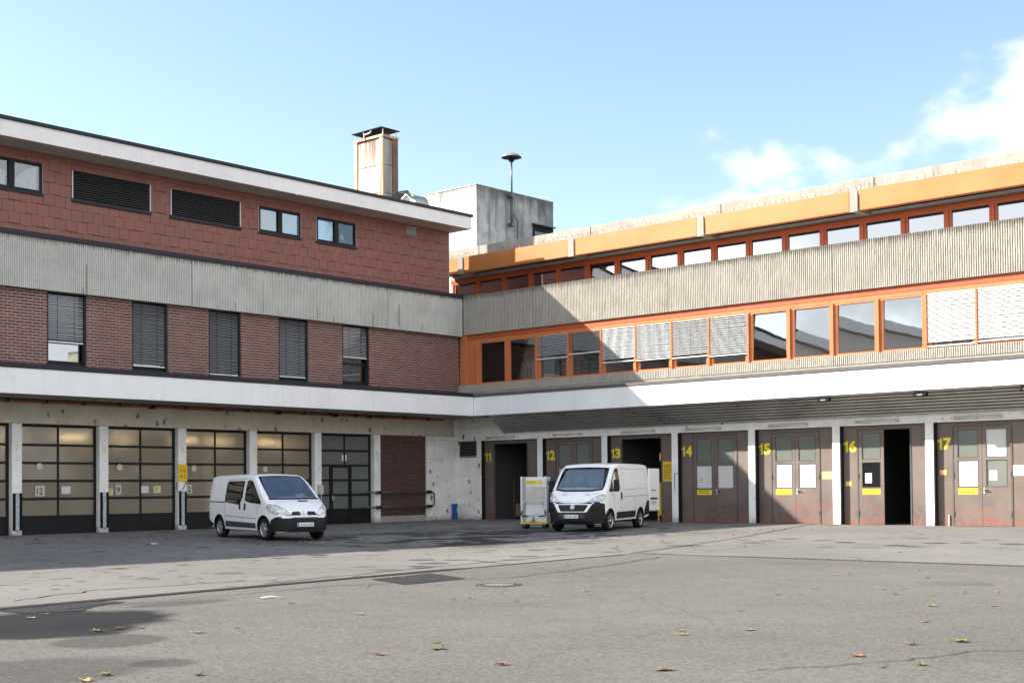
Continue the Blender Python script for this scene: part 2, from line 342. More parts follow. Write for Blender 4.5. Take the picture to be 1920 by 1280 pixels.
def asphalt_all():
    s, c, sp, mid = asphalt('asphalt_old', (.160, .154, .145), (.205, .197, .185), .35, .9, [(.75, .30, (3, 7, 0), .10, .85), (1.6, .22, (9, 2, 0), .12, .8)])
    # damp, oily strip in front of the inner corner
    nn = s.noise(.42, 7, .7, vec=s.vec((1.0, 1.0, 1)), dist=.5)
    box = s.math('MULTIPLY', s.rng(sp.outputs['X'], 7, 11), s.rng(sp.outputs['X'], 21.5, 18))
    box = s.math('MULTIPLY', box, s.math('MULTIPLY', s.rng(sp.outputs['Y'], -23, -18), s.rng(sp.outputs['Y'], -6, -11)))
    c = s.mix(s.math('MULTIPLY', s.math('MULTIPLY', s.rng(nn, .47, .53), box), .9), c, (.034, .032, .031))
    # drip spots where vans stand
    for (vs, th, off) in ((.62, .24, (0, 0, 0)), (.95, .20, (4.3, 2.1, 0)), (1.5, .20, (1.7, 8.2, 0))):
        vn = s.n.new('ShaderNodeTexVoronoi'); vn.inputs['Scale'].default_value = vs; s.l.new(s.vec((1, 1, 1), off), vn.inputs['Vector'])
        cell = s.n.new('ShaderNodeSeparateColor'); s.l.new(vn.outputs['Color'], cell.inputs[0])
        d = s.math('ADD', vn.outputs['Distance'], s.math('MULTIPLY', s.math('SUBTRACT', s.noise(3.0, 4, .6), .5), .16))
        on = s.rng(cell.outputs[0], .50, .54); reg = s.math('MULTIPLY', s.rng(sp.outputs['X'], 23, 19), s.rng(sp.outputs['Y'], -36, -28))
        c = s.mix(s.math('MULTIPLY', s.math('MULTIPLY', s.rng(d, th, th*.7), on), s.math('MULTIPLY', reg, .85)), c, (.036, .034, .034))
    s.set('Base Color', c); s.set('Roughness', s.rng(mid, .3, .7, .78, .95)); s.bump(s.noise(60, 4, .7), .45, .006)
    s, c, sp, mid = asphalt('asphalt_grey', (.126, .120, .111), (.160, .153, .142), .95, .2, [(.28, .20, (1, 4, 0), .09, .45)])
    # cast shadow painted dark by the left edge of the yard, plus soft damp patches
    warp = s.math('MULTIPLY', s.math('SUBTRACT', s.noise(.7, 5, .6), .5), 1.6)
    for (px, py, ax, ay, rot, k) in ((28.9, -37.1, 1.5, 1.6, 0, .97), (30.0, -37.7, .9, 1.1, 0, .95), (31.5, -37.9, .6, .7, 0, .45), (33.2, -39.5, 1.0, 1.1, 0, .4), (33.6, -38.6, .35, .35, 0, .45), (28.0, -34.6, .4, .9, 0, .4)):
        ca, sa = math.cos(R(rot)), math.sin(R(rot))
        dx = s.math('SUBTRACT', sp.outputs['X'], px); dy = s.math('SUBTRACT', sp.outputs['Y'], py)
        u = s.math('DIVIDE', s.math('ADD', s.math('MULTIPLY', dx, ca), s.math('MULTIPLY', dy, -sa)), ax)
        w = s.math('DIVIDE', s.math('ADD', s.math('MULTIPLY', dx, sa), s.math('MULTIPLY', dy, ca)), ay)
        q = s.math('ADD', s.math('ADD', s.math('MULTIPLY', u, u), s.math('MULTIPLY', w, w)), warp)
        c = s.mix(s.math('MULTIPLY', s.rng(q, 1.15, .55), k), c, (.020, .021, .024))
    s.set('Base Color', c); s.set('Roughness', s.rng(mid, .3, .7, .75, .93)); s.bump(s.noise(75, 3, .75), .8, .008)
asphalt_all()

def leafmat(name, a, b):
    s = NT(name); s.set('Base Color', s.mix(s.rng(s.noise(14, 5, .65), .35, .7), a, b)); s.set('Roughness', .65)
leafmat('leaf_yellow', (.40, .29, .07), (.28, .23, .06)); leafmat('leaf_green', (.15, .165, .04), (.24, .22, .055))
leafmat('leaf_brown', (.20, .085, .045), (.28, .14, .075)); leafmat('leaf_tan', (.32, .20, .10), (.23, .13, .065)); leafmat('leaf_dark', (.10, .045, .03), (.16, .07, .04))

# ------------------------------------------------------------------ mesh helpers
class MB:
    def __init__(s): s.v = []; s.f = []; s.prims = []
    def add(s, vs, fs):
        o = len(s.v); s.prims.append((list(vs), list(fs))); s.v += [tuple(p) for p in vs]; s.f += [tuple(i+o for i in f) for f in fs]; return s
    def box(s, x0, x1, y0, y1, z0, z1):
        return s.add([(x0, y0, z0), (x1, y0, z0), (x1, y1, z0), (x0, y1, z0), (x0, y0, z1), (x1, y0, z1), (x1, y1, z1), (x0, y1, z1)],
                     [(0, 3, 2, 1), (4, 5, 6, 7), (0, 1, 5, 4), (1, 2, 6, 5), (2, 3, 7, 6), (3, 0, 4, 7)])
    def bar(s, p0, p1, w, h, up=(0, 0, 1)):
        p0, p1 = Vector(p0), Vector(p1); d = (p1-p0).normalized(); up = Vector(up)
        if abs(d.dot(up)) > .98: up = Vector((1, 0, 0))
        a = d.cross(up).normalized()*w/2; b = a.cross(d).normalized()*h/2
        q = []
        for p in (p0, p1): q += [p-a-b, p+a-b, p+a+b, p-a+b]
        return s.add(q, [(0, 3, 2, 1), (4, 5, 6, 7), (0, 1, 5, 4), (1, 2, 6, 5), (2, 3, 7, 6), (3, 0, 4, 7)])
    def tube(s, pts, r, n=8, caps=True):
        pts = [Vector(p) for p in pts]; rings = []; prev = None
        for i, p in enumerate(pts):
            d = ((pts[i+1] if i+1 < len(pts) else p) - (pts[i-1] if i else p)).normalized()
            if prev is None:
                a = d.orthogonal().normalized()
            else: a = (prev - d*prev.dot(d)).normalized()
            prev = a; b = d.cross(a)
            rr = r[i] if isinstance(r, (list, tuple)) else r
            rings.append([p + (a*math.cos(t)+b*math.sin(t))*rr for t in [2*math.pi*k/n for k in range(n)]])
        fs = []
        for i in range(len(pts)-1):
            for k in range(n): fs.append((i*n+k, i*n+(k+1) % n, (i+1)*n+(k+1) % n, (i+1)*n+k))
        if caps: fs += [tuple(range(n-1, -1, -1)), tuple(range((len(pts)-1)*n, len(pts)*n))]
        return s.add([v for r_ in rings for v in r_], fs)
    def lathe(s, prof, n=24, mat=None):
        M = mat or Matrix.Identity(4); vs = []; fs = []; k = len(prof)
        for i in range(n):
            t = 2*math.pi*i/n
            for (r, h) in prof: vs.append(M @ Vector((r*math.cos(t), r*math.sin(t), h)))
        for i in range(n):
            j = (i+1) % n
            for q in range(k-1): fs.append((i*k+q, j*k+q, j*k+q+1, i*k+q+1))
        return s.add(vs, fs)
    def prism(s, poly, h0, h1, fn):
        n = len(poly); vs = [fn(a, b, h0) for a, b in poly] + [fn(a, b, h1) for a, b in poly]
        fs = [tuple(range(n-1, -1, -1)), tuple(range(n, 2*n))] + [(i, (i+1) % n, n+(i+1) % n, n+i) for i in range(n)]
        return s.add(vs, fs)
    def mesh(s, name, mat=None, smooth=False, bevel=0.0, fix=True):
        me = bpy.data.meshes.new(name); me.from_pydata([tuple(v) for v in s.v], [], s.f)
        if fix or bevel:
            bm = bmesh.new(); bm.from_mesh(me)
            if len(s.prims) > 1: bmesh.ops.remove_doubles(bm, verts=bm.verts, dist=2e-5)
            if fix: bmesh.ops.recalc_face_normals(bm, faces=bm.faces)
            if bevel: bmesh.ops.bevel(bm, geom=[e for e in bm.edges if len(e.link_faces) == 2 and e.calc_face_angle(0) > .5], offset=bevel, segments=1, affect='EDGES', clamp_overlap=True)
            bm.to_mesh(me); bm.free()
        if mat: me.materials.append(MATS[mat])
        if smooth:
            me.polygons.foreach_set('use_smooth', [True]*len(me.polygons))
        me.update(); return me
    def build(s, name, mat, parent=None, smooth=False, bevel=0.0, fix=True):
        return link(name, s.mesh(name, mat, smooth, bevel, fix), parent)
def each(b, name, mat, parent, smooth=False, bevel=0.0):
    """every primitive of b as an object of its own"""
    return [MB().add(vs, fs).build(name, mat, parent, smooth, bevel) for (vs, fs) in b.prims]
def link(name, me, parent=None, loc=None):
    o = bpy.data.objects.new(name, me); COL.objects.link(o)
    if parent is not None: o.parent = parent
    if loc is not None: o.location = loc
    return o
def tag(o, label, cat, group=None):
    o['label'] = label; o['category'] = cat
    if group: o['group'] = group
    return o
def thing(name, label, cat, loc=(0, 0, 0), rz=0.0, group=None):
    o = bpy.data.objects.new(name, None); COL.objects.link(o); o.location = loc; o.rotation_euler = (0, 0, rz); o.empty_display_size = .3
    return tag(o, label, cat, group)
def struct(o, kind='structure'): o['kind'] = kind; return o
def box(name, mat, parent, x0, x1, y0, y1, z0, z1, bevel=0.0): return MB().box(min(x0, x1), max(x0, x1), min(y0, y1), max(y0, y1), z0, z1).build(name, mat, parent, bevel=bevel)
def shade_auto(me, ang=40):
    me.polygons.foreach_set('use_smooth', [True]*len(me.polygons))
    bm = bmesh.new(); bm.from_mesh(me)
    for e in bm.edges: e.smooth = not (len(e.link_faces) == 2 and e.calc_face_angle(0) > R(ang))
    bm.to_mesh(me); bm.free()
TXT_R = Matrix(((1, 0, 0, 0), (0, 0, -1, 0), (0, 1, 0, 0), (0, 0, 0, 1)))    # text on a wall that faces -Y
TXT_L = Matrix(((0, 0, 1, 0), (1, 0, 0, 0), (0, 1, 0, 0), (0, 0, 0, 1)))      # text on a wall that faces +X
def text(name, body, mat, parent, M, loc, h, bold=0.0, width=None, extrude=.001, space=1.0):
    cu = bpy.data.curves.new(name, 'FONT'); cu.body = body; cu.size = 1.0; cu.extrude = extrude/ max(h, .001); cu.offset = bold; cu.space_character = space
    cu.resolution_u = 4
    to = bpy.data.objects.new(name, cu); COL.objects.link(to)
    dg = bpy.context.evaluated_depsgraph_get(); dg.update()
    me = bpy.data.meshes.new_from_object(to.evaluated_get(dg)); bpy.data.objects.remove(to); bpy.data.curves.remove(cu)
    xs = [v.co.x for v in me.vertices]; ys = [v.co.y for v in me.vertices]
    x0, x1, y0, y1 = min(xs), max(xs), min(ys), max(ys); k = h/(y1-y0); kx = k if width is None else width/(x1-x0)
    for v in me.vertices: v.co = M @ Vector(((v.co.x-x0)*kx, (v.co.y-y0)*k, v.co.z*h)) + Vector(loc)
    me.materials.clear(); me.materials.append(MATS[mat]); me.update()
    o = link(name, me, parent)
    if len(body) > 1: o['kind'] = 'stuff'
    return o
def smooth01(t): t = max(0.0, min(1.0, t)); return t*t*(3-2*t)
def gz(x, y): return -0.12*smooth01(min(x+7.0, -y)/18.0)                            # the yard falls a little towards its drains
# ------------------------------------------------------------------ ground
def lin(a, b, n): return [a+(b-a)*i/n for i in range(n+1)]
def sheet(name, xs, ys, dz, mat, fx=None):
    b = MB(); nx, ny = len(xs), len(ys)
    for j, y in enumerate(ys):
        for x in xs:
            X = fx(x, y) if fx else x
            b.v.append((X, y, gz(X, y)+dz))
    for j in range(ny-1):
        for i in range(nx-1): b.f.append((j*nx+i, j*nx+i+1, (j+1)*nx+i+1, (j+1)*nx+i))
    return struct(b.build(name, mat, None, smooth=True, fix=False))
XS = [-900, -500, -250, -120, -60, -30] + lin(-14, 62, 76) + [75, 100, 150, 250, 500, 900]
YS = [-900, -500, -250, -120] + lin(-80, 6, 86) + [20, 40, 80, 150, 300, 600, 900]
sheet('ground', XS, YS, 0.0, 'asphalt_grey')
def xdrain(y): return 25.2 + max(0, -20.4-y)*(1.58/16.4)
sheet('yard_apron', lin(0, 1, 26), lin(-62, -19.55, 42), .004, 'asphalt_old', fx=lambda u, y: -.35+u*(xdrain(y)+.35))
sheet('dock_apron', lin(-.35, 60, 60), lin(-19.55, .45, 20), .004, 'asphalt_old')

def ground_strip(name, pts, w, dz, mat, wob=0.0, step=.5):
    b = MB(); P = []
    for (a, c) in zip(pts[:-1], pts[1:]):
        n = max(1, int(math.dist(a, c)/step))
        for i in range(n): t = i/n; P.append((a[0]+(c[0]-a[0])*t, a[1]+(c[1]-a[1])*t))
    P.append(pts[-1])
    for i, p in enumerate(P):
        q0 = P[max(0, i-1)]; q1 = P[min(len(P)-1, i+1)]; dx, dy = q1[0]-q0[0], q1[1]-q0[1]; L = math.hypot(dx, dy); nx, ny = -dy/L, dx/L
        o = random.uniform(-wob, wob); ww = w*random.uniform(.55, 1.25) if wob else w
        for k in (-1, 1): X = p[0]+nx*(o+k*ww/2); Y = p[1]+ny*(o+k*ww/2); b.v.append((X, Y, gz(X, Y)+dz))
    b.f = [(2*i, 2*i+1, 2*i+3, 2*i+2) for i in range(len(P)-1)]
    return struct(b.build(name, mat, None))
def drain(name, p0, p1, w):
    n = int(math.dist(p0, p1)/.06); b = MB(); dx, dy = (p1[0]-p0[0]), (p1[1]-p0[1]); L = math.hypot(dx, dy); ux, uy = dx/L, dy/L
    ground_strip('drain_trough', [p0, p1], w+.03, .006, 'tar_seal')
    for i in range(n):
        t = i*.06; c = (p0[0]+ux*t, p0[1]+uy*t); z = gz(*c)+.006
        b.bar((c[0]-uy*w/2, c[1]+ux*w/2, z), (c[0]+uy*w/2, c[1]-ux*w/2, z), .03, .02)
    for k in (-1, 1):
        for i in range(0, n-8, 8):
            q = []
            for t in (i*.06, (i+8)*.06): X = p0[0]+ux*t-uy*k*w/2; Y = p0[1]+uy*t+ux*k*w/2; q.append((X, Y, gz(X, Y)+.006))
            b.bar(q[0], q[1], .03, .026)
    return struct(b.build(name, 'grate_iron', None))
drain('drain_grate', (xdrain(-42), -42), (xdrain(-26.2), -26.2), .17)
ground_strip('drain_seam', [(xdrain(-26.2), -26.2), (25.2, -20.2)], .09, .009, 'tar_seal', .03)
drain('drain_grate', (27.8, -19.55), (42, -19.55), .11)
ground_strip('drain_seam', [(24.9, -19.5), (27.8, -19.55)], .06, .009, 'tar_seal', .02)
ground_strip('tar_joint', [(25.0, -19.7), (22.4, -10.2), (19.05, .1)], .085, .008, 'tar_seal', .012)
ground_strip('tar_joint', [(25.9, -31.5), (25.0, -27), (24.1, -20.5)], .05, .010, 'tar_seal', .03)
ground_strip('tar_joint', [(27.6, -36.5), (27.3, -31), (28.4, -27.8), (27.6, -24), (26.6, -20.6)], .035, .008, 'tar_seal', .05)
ground_strip('tar_joint', [(25.6, -36), (24.8, -34), (24.9, -32), (25.4, -30.5)], .05, .010, 'tar_seal', .10, .25)
ground_strip('tar_joint', [(38.3, -35.5), (39.0, -34.2), (39.2, -33.0), (40.4, -31.8)], .02, .008, 'tar_seal', .05, .15)
def ground_patch(name, poly, dz, mat):
    b = MB(); c = (sum(p[0] for p in poly)/len(poly), sum(p[1] for p in poly)/len(poly)); P = []
    for a, d in zip(poly, poly[1:]+poly[:1]):
        for i in range(8): t = i/8; P.append((a[0]+(d[0]-a[0])*t+random.uniform(-.03, .03), a[1]+(d[1]-a[1])*t+random.uniform(-.03, .03)))
    b.v = [(*c, gz(*c)+dz)] + [(x, y, gz(x, y)+dz) for x, y in P]; n = len(P)
    b.f = [(0, 1+i, 1+(i+1) % n) for i in range(n)]
    return struct(b.build(name, mat, None))
ground_patch('road_patch', [(26.55, -29.56), (28.07, -30.16), (27.85, -28.4), (26.30, -27.83)], .008, 'asphalt_dark')
ground_patch('road_patch', [(26.95, -36.9), (27.6, -36.9), (28.0, -36.2), (27.4, -35.6), (27.2, -35.0), (26.75, -35.2)], .008, 'asphalt_dark')
mh = thing('manhole_cover', 'round cast iron manhole cover set in the grey asphalt', 'manhole', (29.4, -29.25, gz(29.4, -29.25)))
MB().lathe([(.40, 0), (.40, .008), (.35, .010), (.35, .003), (0, .003)], 40).build('frame_ring', 'grate_iron', mh)
MB().lathe([(.335, .003), (.335, .009), (.0, .009)], 40).build('lid', 'asphalt_old', mh)
b = MB()
for i in range(24):
    t = 2*math.pi*i/24; b.bar((.27*math.cos(t), .27*math.sin(t), .010), (.32*math.cos(t), .32*math.sin(t), .010), .03, .008)
struct(b.build('grip_stud', 'grate_iron', mh), 'stuff')

# ------------------------------------------------------------------ left wing (brick, faces +X)
LB = thing('depot_building', 'long brick depot wing with red shingled top storey and white canopy', 'building')
Y0 = -31.0                                                  # where the wing runs out of the picture
# core volumes
box('floor_slab', 'slab_concrete', LB, -14, .10, Y0, -.26, 4.92, 5.75)
box('core_wall', 'room_light', LB, -14, -.12, Y0, .3, 8.95, 10.55)
box('core_wall', 'room_light', LB, -14, -1.25, Y0, .30, 10.58, 14.04)
# the wing goes on beyond the left edge of the picture
box('wing_volume', 'mortar', LB, -14, .0, -64, Y0-.002, -.1, 14.0); box('wing_roof', 'roof_fascia', LB, -15, 0.40, -64, Y0-.002, 14.06, 14.76); box('wing_canopy', 'white_fascia', LB, .001, 2.65, -64, Y0-.002, 4.81, 5.8)
# ground floor: pillars, beam, doors
PIL = [-26.16+3.45*k for k in range(7)]; PW = .38
def gl(y): return gz(0.2, y)-.03
for i, y in enumerate(PIL):
    z0 = gl(y)
    MB().box(-.34, .0, y, y+PW, z0, 3.95).build('pillar', 'pillar_white', LB, bevel=.012)
    if i in (1, 2, 3):
        g = MB(); g.box(.002, .012, y+.02, y+PW-.02, .13, 1.46)
        gp = g.build('column_guard', 'black_metal', LB)
        MB().box(.012, .055, y+.12, y+PW-.12, .12, 1.45).build('guard_channel', 'galvanised', gp, bevel=.012)
        each(MB().box(.010, .05, y+.02, y+.075, .16, 1.47).box(.010, .05, y+PW-.075, y+PW-.02, .16, 1.47), 'guard_rubber', 'rubber', gp, bevel=.008)
beam = MB().box(-.40, .03, Y0, -.55, 3.955, 4.80).build('beam', 'beam_painted', LB, bevel=.01)
for y in (-20.6, -13.6, -6.6): box('joint', 'groove_dark', beam, .0302, .034, y, y+.012, 3.96, 4.79)
# red cable tray under the canopy
tray = MB().box(.06, .26, Y0, -1.25, 4.70, 4.765).build('cable_tray', 'red_tray', LB)
y = Y0+.6
while y < -1.4:
    MB().box(.05, .275, y, y+.05, 4.68, 4.80).build('tray_bracket', 'black_metal', tray); y += 1.48
for y in (-17.2, -11.1, -8.0, -6.0): MB().box(.06, .30, y, y+.16, 4.66, 4.78).build('junction_box', 'black_metal', tray)

frame_me = {}
def sectional_door(ya, yb, wicket=False, glow=True):
    d = bpy.data.objects.new('sectional_door', None); COL.objects.link(d); d.parent = LB
    ym = (ya+yb)/2; z0 = gl(ym)+.03; xf = -.27; top = 3.955
    MB().box(xf-.05, xf+.04, ya, ya+.09, z0, top).box(xf-.05, xf+.04, yb-.09, yb, z0, top).box(xf-.05, xf+.04, ya+.09, yb-.09, top-.10, top).build('door_frame', 'anthracite', d)
    H = (top-.10 - (z0+.64))/5; rows = [z0+.64+H*k for k in range(6)]
    pane = 'dusty_pane' if wicket else 'frosted_pane'
    bars = []
    for k, z in enumerate(rows): bars.append((z-.045, z+.045))
    for (a, c) in bars[:-1]: MB().box(xf-.03, xf+.02, ya+.09, yb-.09, a, c).build('rail', 'anthracite', d, bevel=.006)
    if not wicket:
        for k in range(5):
            a, c = rows[k]+.045, rows[k+1]-(.045 if k < 4 else 0)
            MB().box(xf-.03, xf+.02, ym-.035, ym+.035, a, c).build('mullion', 'anthracite', d)
            for (p, q) in ((ya+.09, ym-.035), (ym+.035, yb-.09)): MB().box(xf-.022, xf-.012, p, q, a, c).build('pane', pane, d)
        MB().box(xf-.03, xf+.012, ya+.09, ym-.006, z0+.02, rows[0]-.045).build('kick_panel', 'anthracite', d, bevel=.008)
        MB().box(xf-.03, xf+.012, ym+.006, yb-.09, z0+.02, rows[0]-.045).build('kick_panel', 'anthracite', d, bevel=.008)
        MB().box(xf-.03, xf+.016, ya+.09, yb-.09, z0, z0+.018).build('bottom_seal', 'rubber', d)
    else:
        wa, wb = ya+.70, ya+1.86
        for k in range(5):
            a, c = rows[k]+.045, rows[k+1]-(.045 if k < 4 else 0)
            spans = ((ya+.09, ym-.035), (ym+.035, yb-.09)) if k > 2 else ((ya+.09, wa-.05), (wa+.10, wb-.10), (wb+.05, yb-.09))
            for (p, q) in spans: MB().box(xf-.022, xf-.012, p, q, a, c).build('pane', pane, d)
            if k > 2: MB().box(xf-.03, xf+.02, ym-.035, ym+.035, a, c).build('mullion', 'anthracite', d)
        for (p, q) in ((ya+.09, wa-.05), (wa+.10, wb-.10), (wb+.05, yb-.09)): MB().box(xf-.03, xf+.01, p, q, z0+.04, rows[0]-.045).build('kick_panel', 'anthracite', d, bevel=.008)
        MB().box(xf-.03, xf+.055, wa-.05, wa+.05, z0, rows[3]).box(xf-.03, xf+.055, wb-.05, wb+.05, z0, rows[3]).box(xf-.03, xf+.055, wa+.05, wb-.05, rows[3]-.09, rows[3]).build('wicket_frame', 'anthracite', d, bevel=.006)
        each(MB().box(xf-.03, xf+.065, wa+.05, wa+.11, z0+.05, rows[3]-.1).box(xf-.03, xf+.065, wb-.11, wb-.05, z0+.05, rows[3]-.1), 'wicket_leaf', 'anthracite', d)
        h = MB().box(xf+.066, xf+.078, wa+.065, wa+.1, 1.0, 1.22).build('handle_plate', 'aluminium', d); MB().tube([(xf+.07, wa+.08, 1.12), (xf+.12, wa+.08, 1.12), (xf+.12, wa+.18, 1.12)], .011).build('handle', 'aluminium', d)
        for p in (ym-.14, ym+.045): MB().box(xf-.010, xf-.004, p, p+.09, rows[3]+.2, rows[3]+.48).build('paper_strip', 'paper', d)
    return d, z0, rows
DOORS = []
for k in range(5): DOORS.append(sectional_door(PIL[k]+PW, PIL[k+1]))
DW = sectional_door(PIL[5]+PW, PIL[6]-.02, wicket=True)
DOORS.insert(0, sectional_door(-29.6, PIL[0]))
# stickers and notices in the door panes
def notice(ya, za, w, h, mat, label, txt=None, x=-.2465, size=None, group='notices stuck on the dock doors'):
    o = thing('notice', label, 'notice', (x, ya, za), group=group)
    MB().box(0, .003, 0, w, 0, h).build('sheet', mat, o)
    if txt: text('lettering', txt, 'ink', o, TXT_L, (.0045, w*.2, h*.18), h*.62 if size is None else size, .01, width=w*.58)
    else:
        b = MB()
        for i in range(3): b.box(.0035, .0045, w*.15, w*(.8-.1*i), h*(.68-.22*i), h*(.74-.22*i))
        struct(b.build('lettering', 'ink' if mat != 'paper_lilac' else 'faded_yellow', o), 'stuff')
    return o
def disc(ya, za, label):
    o = thing('round_sticker', label, 'sticker', (-.2478, ya, za), group='round stickers on the dock door panes')
    MB().lathe([(.13, 0), (.13, .003), (0, .003)], 24, Matrix.Rotation(R(90), 4, 'Y')).build('disc', 'paper_grey', o)
    MB().lathe([(.085, .0035), (.085, .0045), (.055, .0045), (.055, .0035)], 20, Matrix.Rotation(R(90), 4, 'Y')).build('ring_print', 'paper_yellow', o)
y7, y8, y9, y10 = PIL[1]+PW, PIL[2]+PW, PIL[3]+PW, PIL[4]+PW
notice(y7+.62, 1.34, .38, .38, 'paper_grey', 'square beige notice reading twelve on the glazed door beside pillar seven', '12')
notice(y7+1.66, 1.42, .36, .28, 'paper_lilac', 'small white notice right of the number twelve notice on its door')
notice(y8+.04, 1.34, .30, .27, 'paper_yellow', 'plain yellow notice at the left edge of the door beside pillar eight')
notice(y8+.44, 1.36, .24, .38, 'paper_grey', 'upright beige notice reading nine on the door beside pillar eight', '9')
notice(y8+1.56, 1.42, .32, .27, 'paper_lilac', 'white notice in the middle pane right of the number nine notice')
notice(y8+2.10, 1.42, .32, .27, 'paper_yellow', 'pale yellow notice farthest right on the door beside pillar eight')
notice(y9+.16, 1.38, .26, .36, 'paper_grey', 'torn beige notice reading two beside pillar nine', '2')
disc(y7+.80, 2.42, 'round beige sticker above the number twelve notice')
disc(y8+.62, 2.40, 'round beige sticker above the number nine notice')
disc(y9+.52, 2.38, 'round beige sticker above the number two notice')
disc(y10+.60, 2.36, 'round white sticker on the door right of pillar ten, above the parked van')
# painted pillar numbers
for k, t in ((1, '7'), (2, '8'), (3, '9'), (4, '10')):
    pn = text('pillar_number', t, 'faded_yellow', LB, TXT_L, (.003, PIL[k]+.11, 2.92), .29, .0, width=.15 if len(t) == 1 else .2)
    MB().box(.002, .004, PIL[k]+.08, PIL[k]+.30, 2.63, 2.65).build('painted_line', 'faded_yellow', LB)
ys = thing('yellow_sign', 'yellow warning sign with dark lettering on pillar nine', 'sign', (.004, PIL[3]-.02, 1.86))
MB().box(0, .02, 0, .42, 0, .68).build('board', 'yellow_sign', ys, bevel=.004)
text('lettering', 'V G', 'ink', ys, TXT_L, (.0215, .08, .36), .12, .01, width=.26); text('lettering', 'A 2', 'ink', ys, TXT_L, (.0215, .08, .14), .12, .01, width=.26)
MB().tube([(.02, -.05+.0, -.02), (.05, -.12, -.25), (.06, -.02, -.40), (.06, .16, -.36), (.05, .30, -.12), (.02, .33, .02)], .012, 6).build('cable', 'black_metal', ys, smooth=True)
eb = thing('switch_box', 'small white switch box with conduit on the pillar right of the van', 'switch box', (.0, PIL[5]+.12, 1.28))
MB().box(.002, .14, 0, .25, 0, .42).build('housing', 'lamp_housing', eb, bevel=.015); MB().tube([(.06, .1, 0), (.06, .1, -1.25)], .05, 10).build('conduit', 'galvanised', eb, smooth=True)
# brick infill and the concrete wall up to the corner
MB().box(-.36, -.10, PIL[6]+PW, -2.15, .20, 3.955).build('infill_wall', 'old_mortar', LB)
MB().box(-.36, -.045, PIL[6]+PW, -2.15, gl(-3.5), .26).build('infill_plinth', 'slab_concrete', LB, bevel=.01)
b = MB(); z = .275; r = 0
while z < 3.90:
    y = PIL[6]+PW+.006-(.125 if r % 2 else 0)
    while y < -2.16:
        a, c = max(y, PIL[6]+PW+.004), min(y+.24, -2.154)
        if c-a > .03: b.box(-.13, -.085+random.uniform(-.004, .004), a, c-.006, z, z+.070)
        y += .25
    z += .083; r += 1
struct(b.build('infill_bricks', 'brick_dark', LB), 'stuff')
cw = MB().box(-.36, .0, -2.15, -.262, gl(-1.2), 3.952).build('corner_wall', 'painted_concrete', LB, bevel=.01)
each(MB().box(.001, .004, -2.15, -.27, 3.78, 3.792).box(.001, .004, -2.14, -.27, 2.86, 2.868), 'board_mark', 'groove_dark', cw)
# hall behind the doors
hall = MB()
hall.add([(-11, Y0, .002), (-.3, Y0, .002), (-.3, -2.2, .002), (-11, -2.2, .002)], [(0, 1, 2, 3)])
hall.build('hall_floor', 'floor_grey', LB)
MB().box(-11.3, -11, Y0, -2.2, 0, 4.9).box(-11, -.41, -2.3, -2.2, 0, 4.9).build('hall_wall', 'room_cream', LB)
MB().box(-11, -.41, Y0, -2.3, 4.78, 4.9).build('hall_ceiling', 'room_cream', LB)
LAMP_AT = {(-22.9, -1.9): 'lit tube lamp glowing behind the leftmost glazed door', (-21.0, -3.6): 'lit tube lamp glowing behind the door beside pillar seven', (-19.2, -2.0): 'lit tube lamp seen at the left of the door beside pillar eight', (-16.6, -3.0): 'lit tube lamp seen at the right of the door beside pillar eight', (-14.4, -1.7): 'lit tube lamp glowing behind the door beside pillar nine', (-12.2, -2.4): 'lit tube lamp glowing just left of pillar ten', (-10.6, -1.6): 'lit tube lamp glowing behind the door right of pillar ten', (-8.1, -3.4): 'lit tube lamp glowing near the door with the wicket'}
for (y, x) in ((-22.9, -1.9), (-21.0, -3.6), (-19.2, -2.0), (-16.6, -3.0), (-14.4, -1.7), (-12.2, -2.4), (-10.6, -1.6), (-8.1, -3.4)):
    l = thing('hall_light', LAMP_AT[(y, x)], 'lamp', (x, y, 3.55), group='tube lamps inside the dock hall')
    MB().box(-.09, .09, -.65, .65, .06, .11).build('housing', 'lamp_housing', l); MB().tube([(0, -.6, .02), (0, .6, .02)], .045, 8).build('tube', 'lit_tube', l)
    each(MB().box(-.01, .01, -.5, -.48, .11, 1.2).box(-.01, .01, .48, .5, .11, 1.2), 'hanger', 'black_metal', l)
# canopy
XC, YC = 2.65, -1.72
b = MB(); js = [Y0, -25.5, -18.2, -10.9, YC-.003]
for a, c in zip(js[:-1], js[1:]): MB().box(XC-.10, XC, a+.002, c-.002, 4.81, 5.67).build('canopy_fascia', 'white_fascia', LB, bevel=.004)
MB().box(.031, XC-.102, Y0, YC, 4.83, 5.2).build('canopy_slab', 'slab_concrete', LB)
MB().box(.0, XC+.035, Y0, YC-.036, 5.674, 5.84).build('canopy_coping', 'dark_cap', LB, bevel=.008)
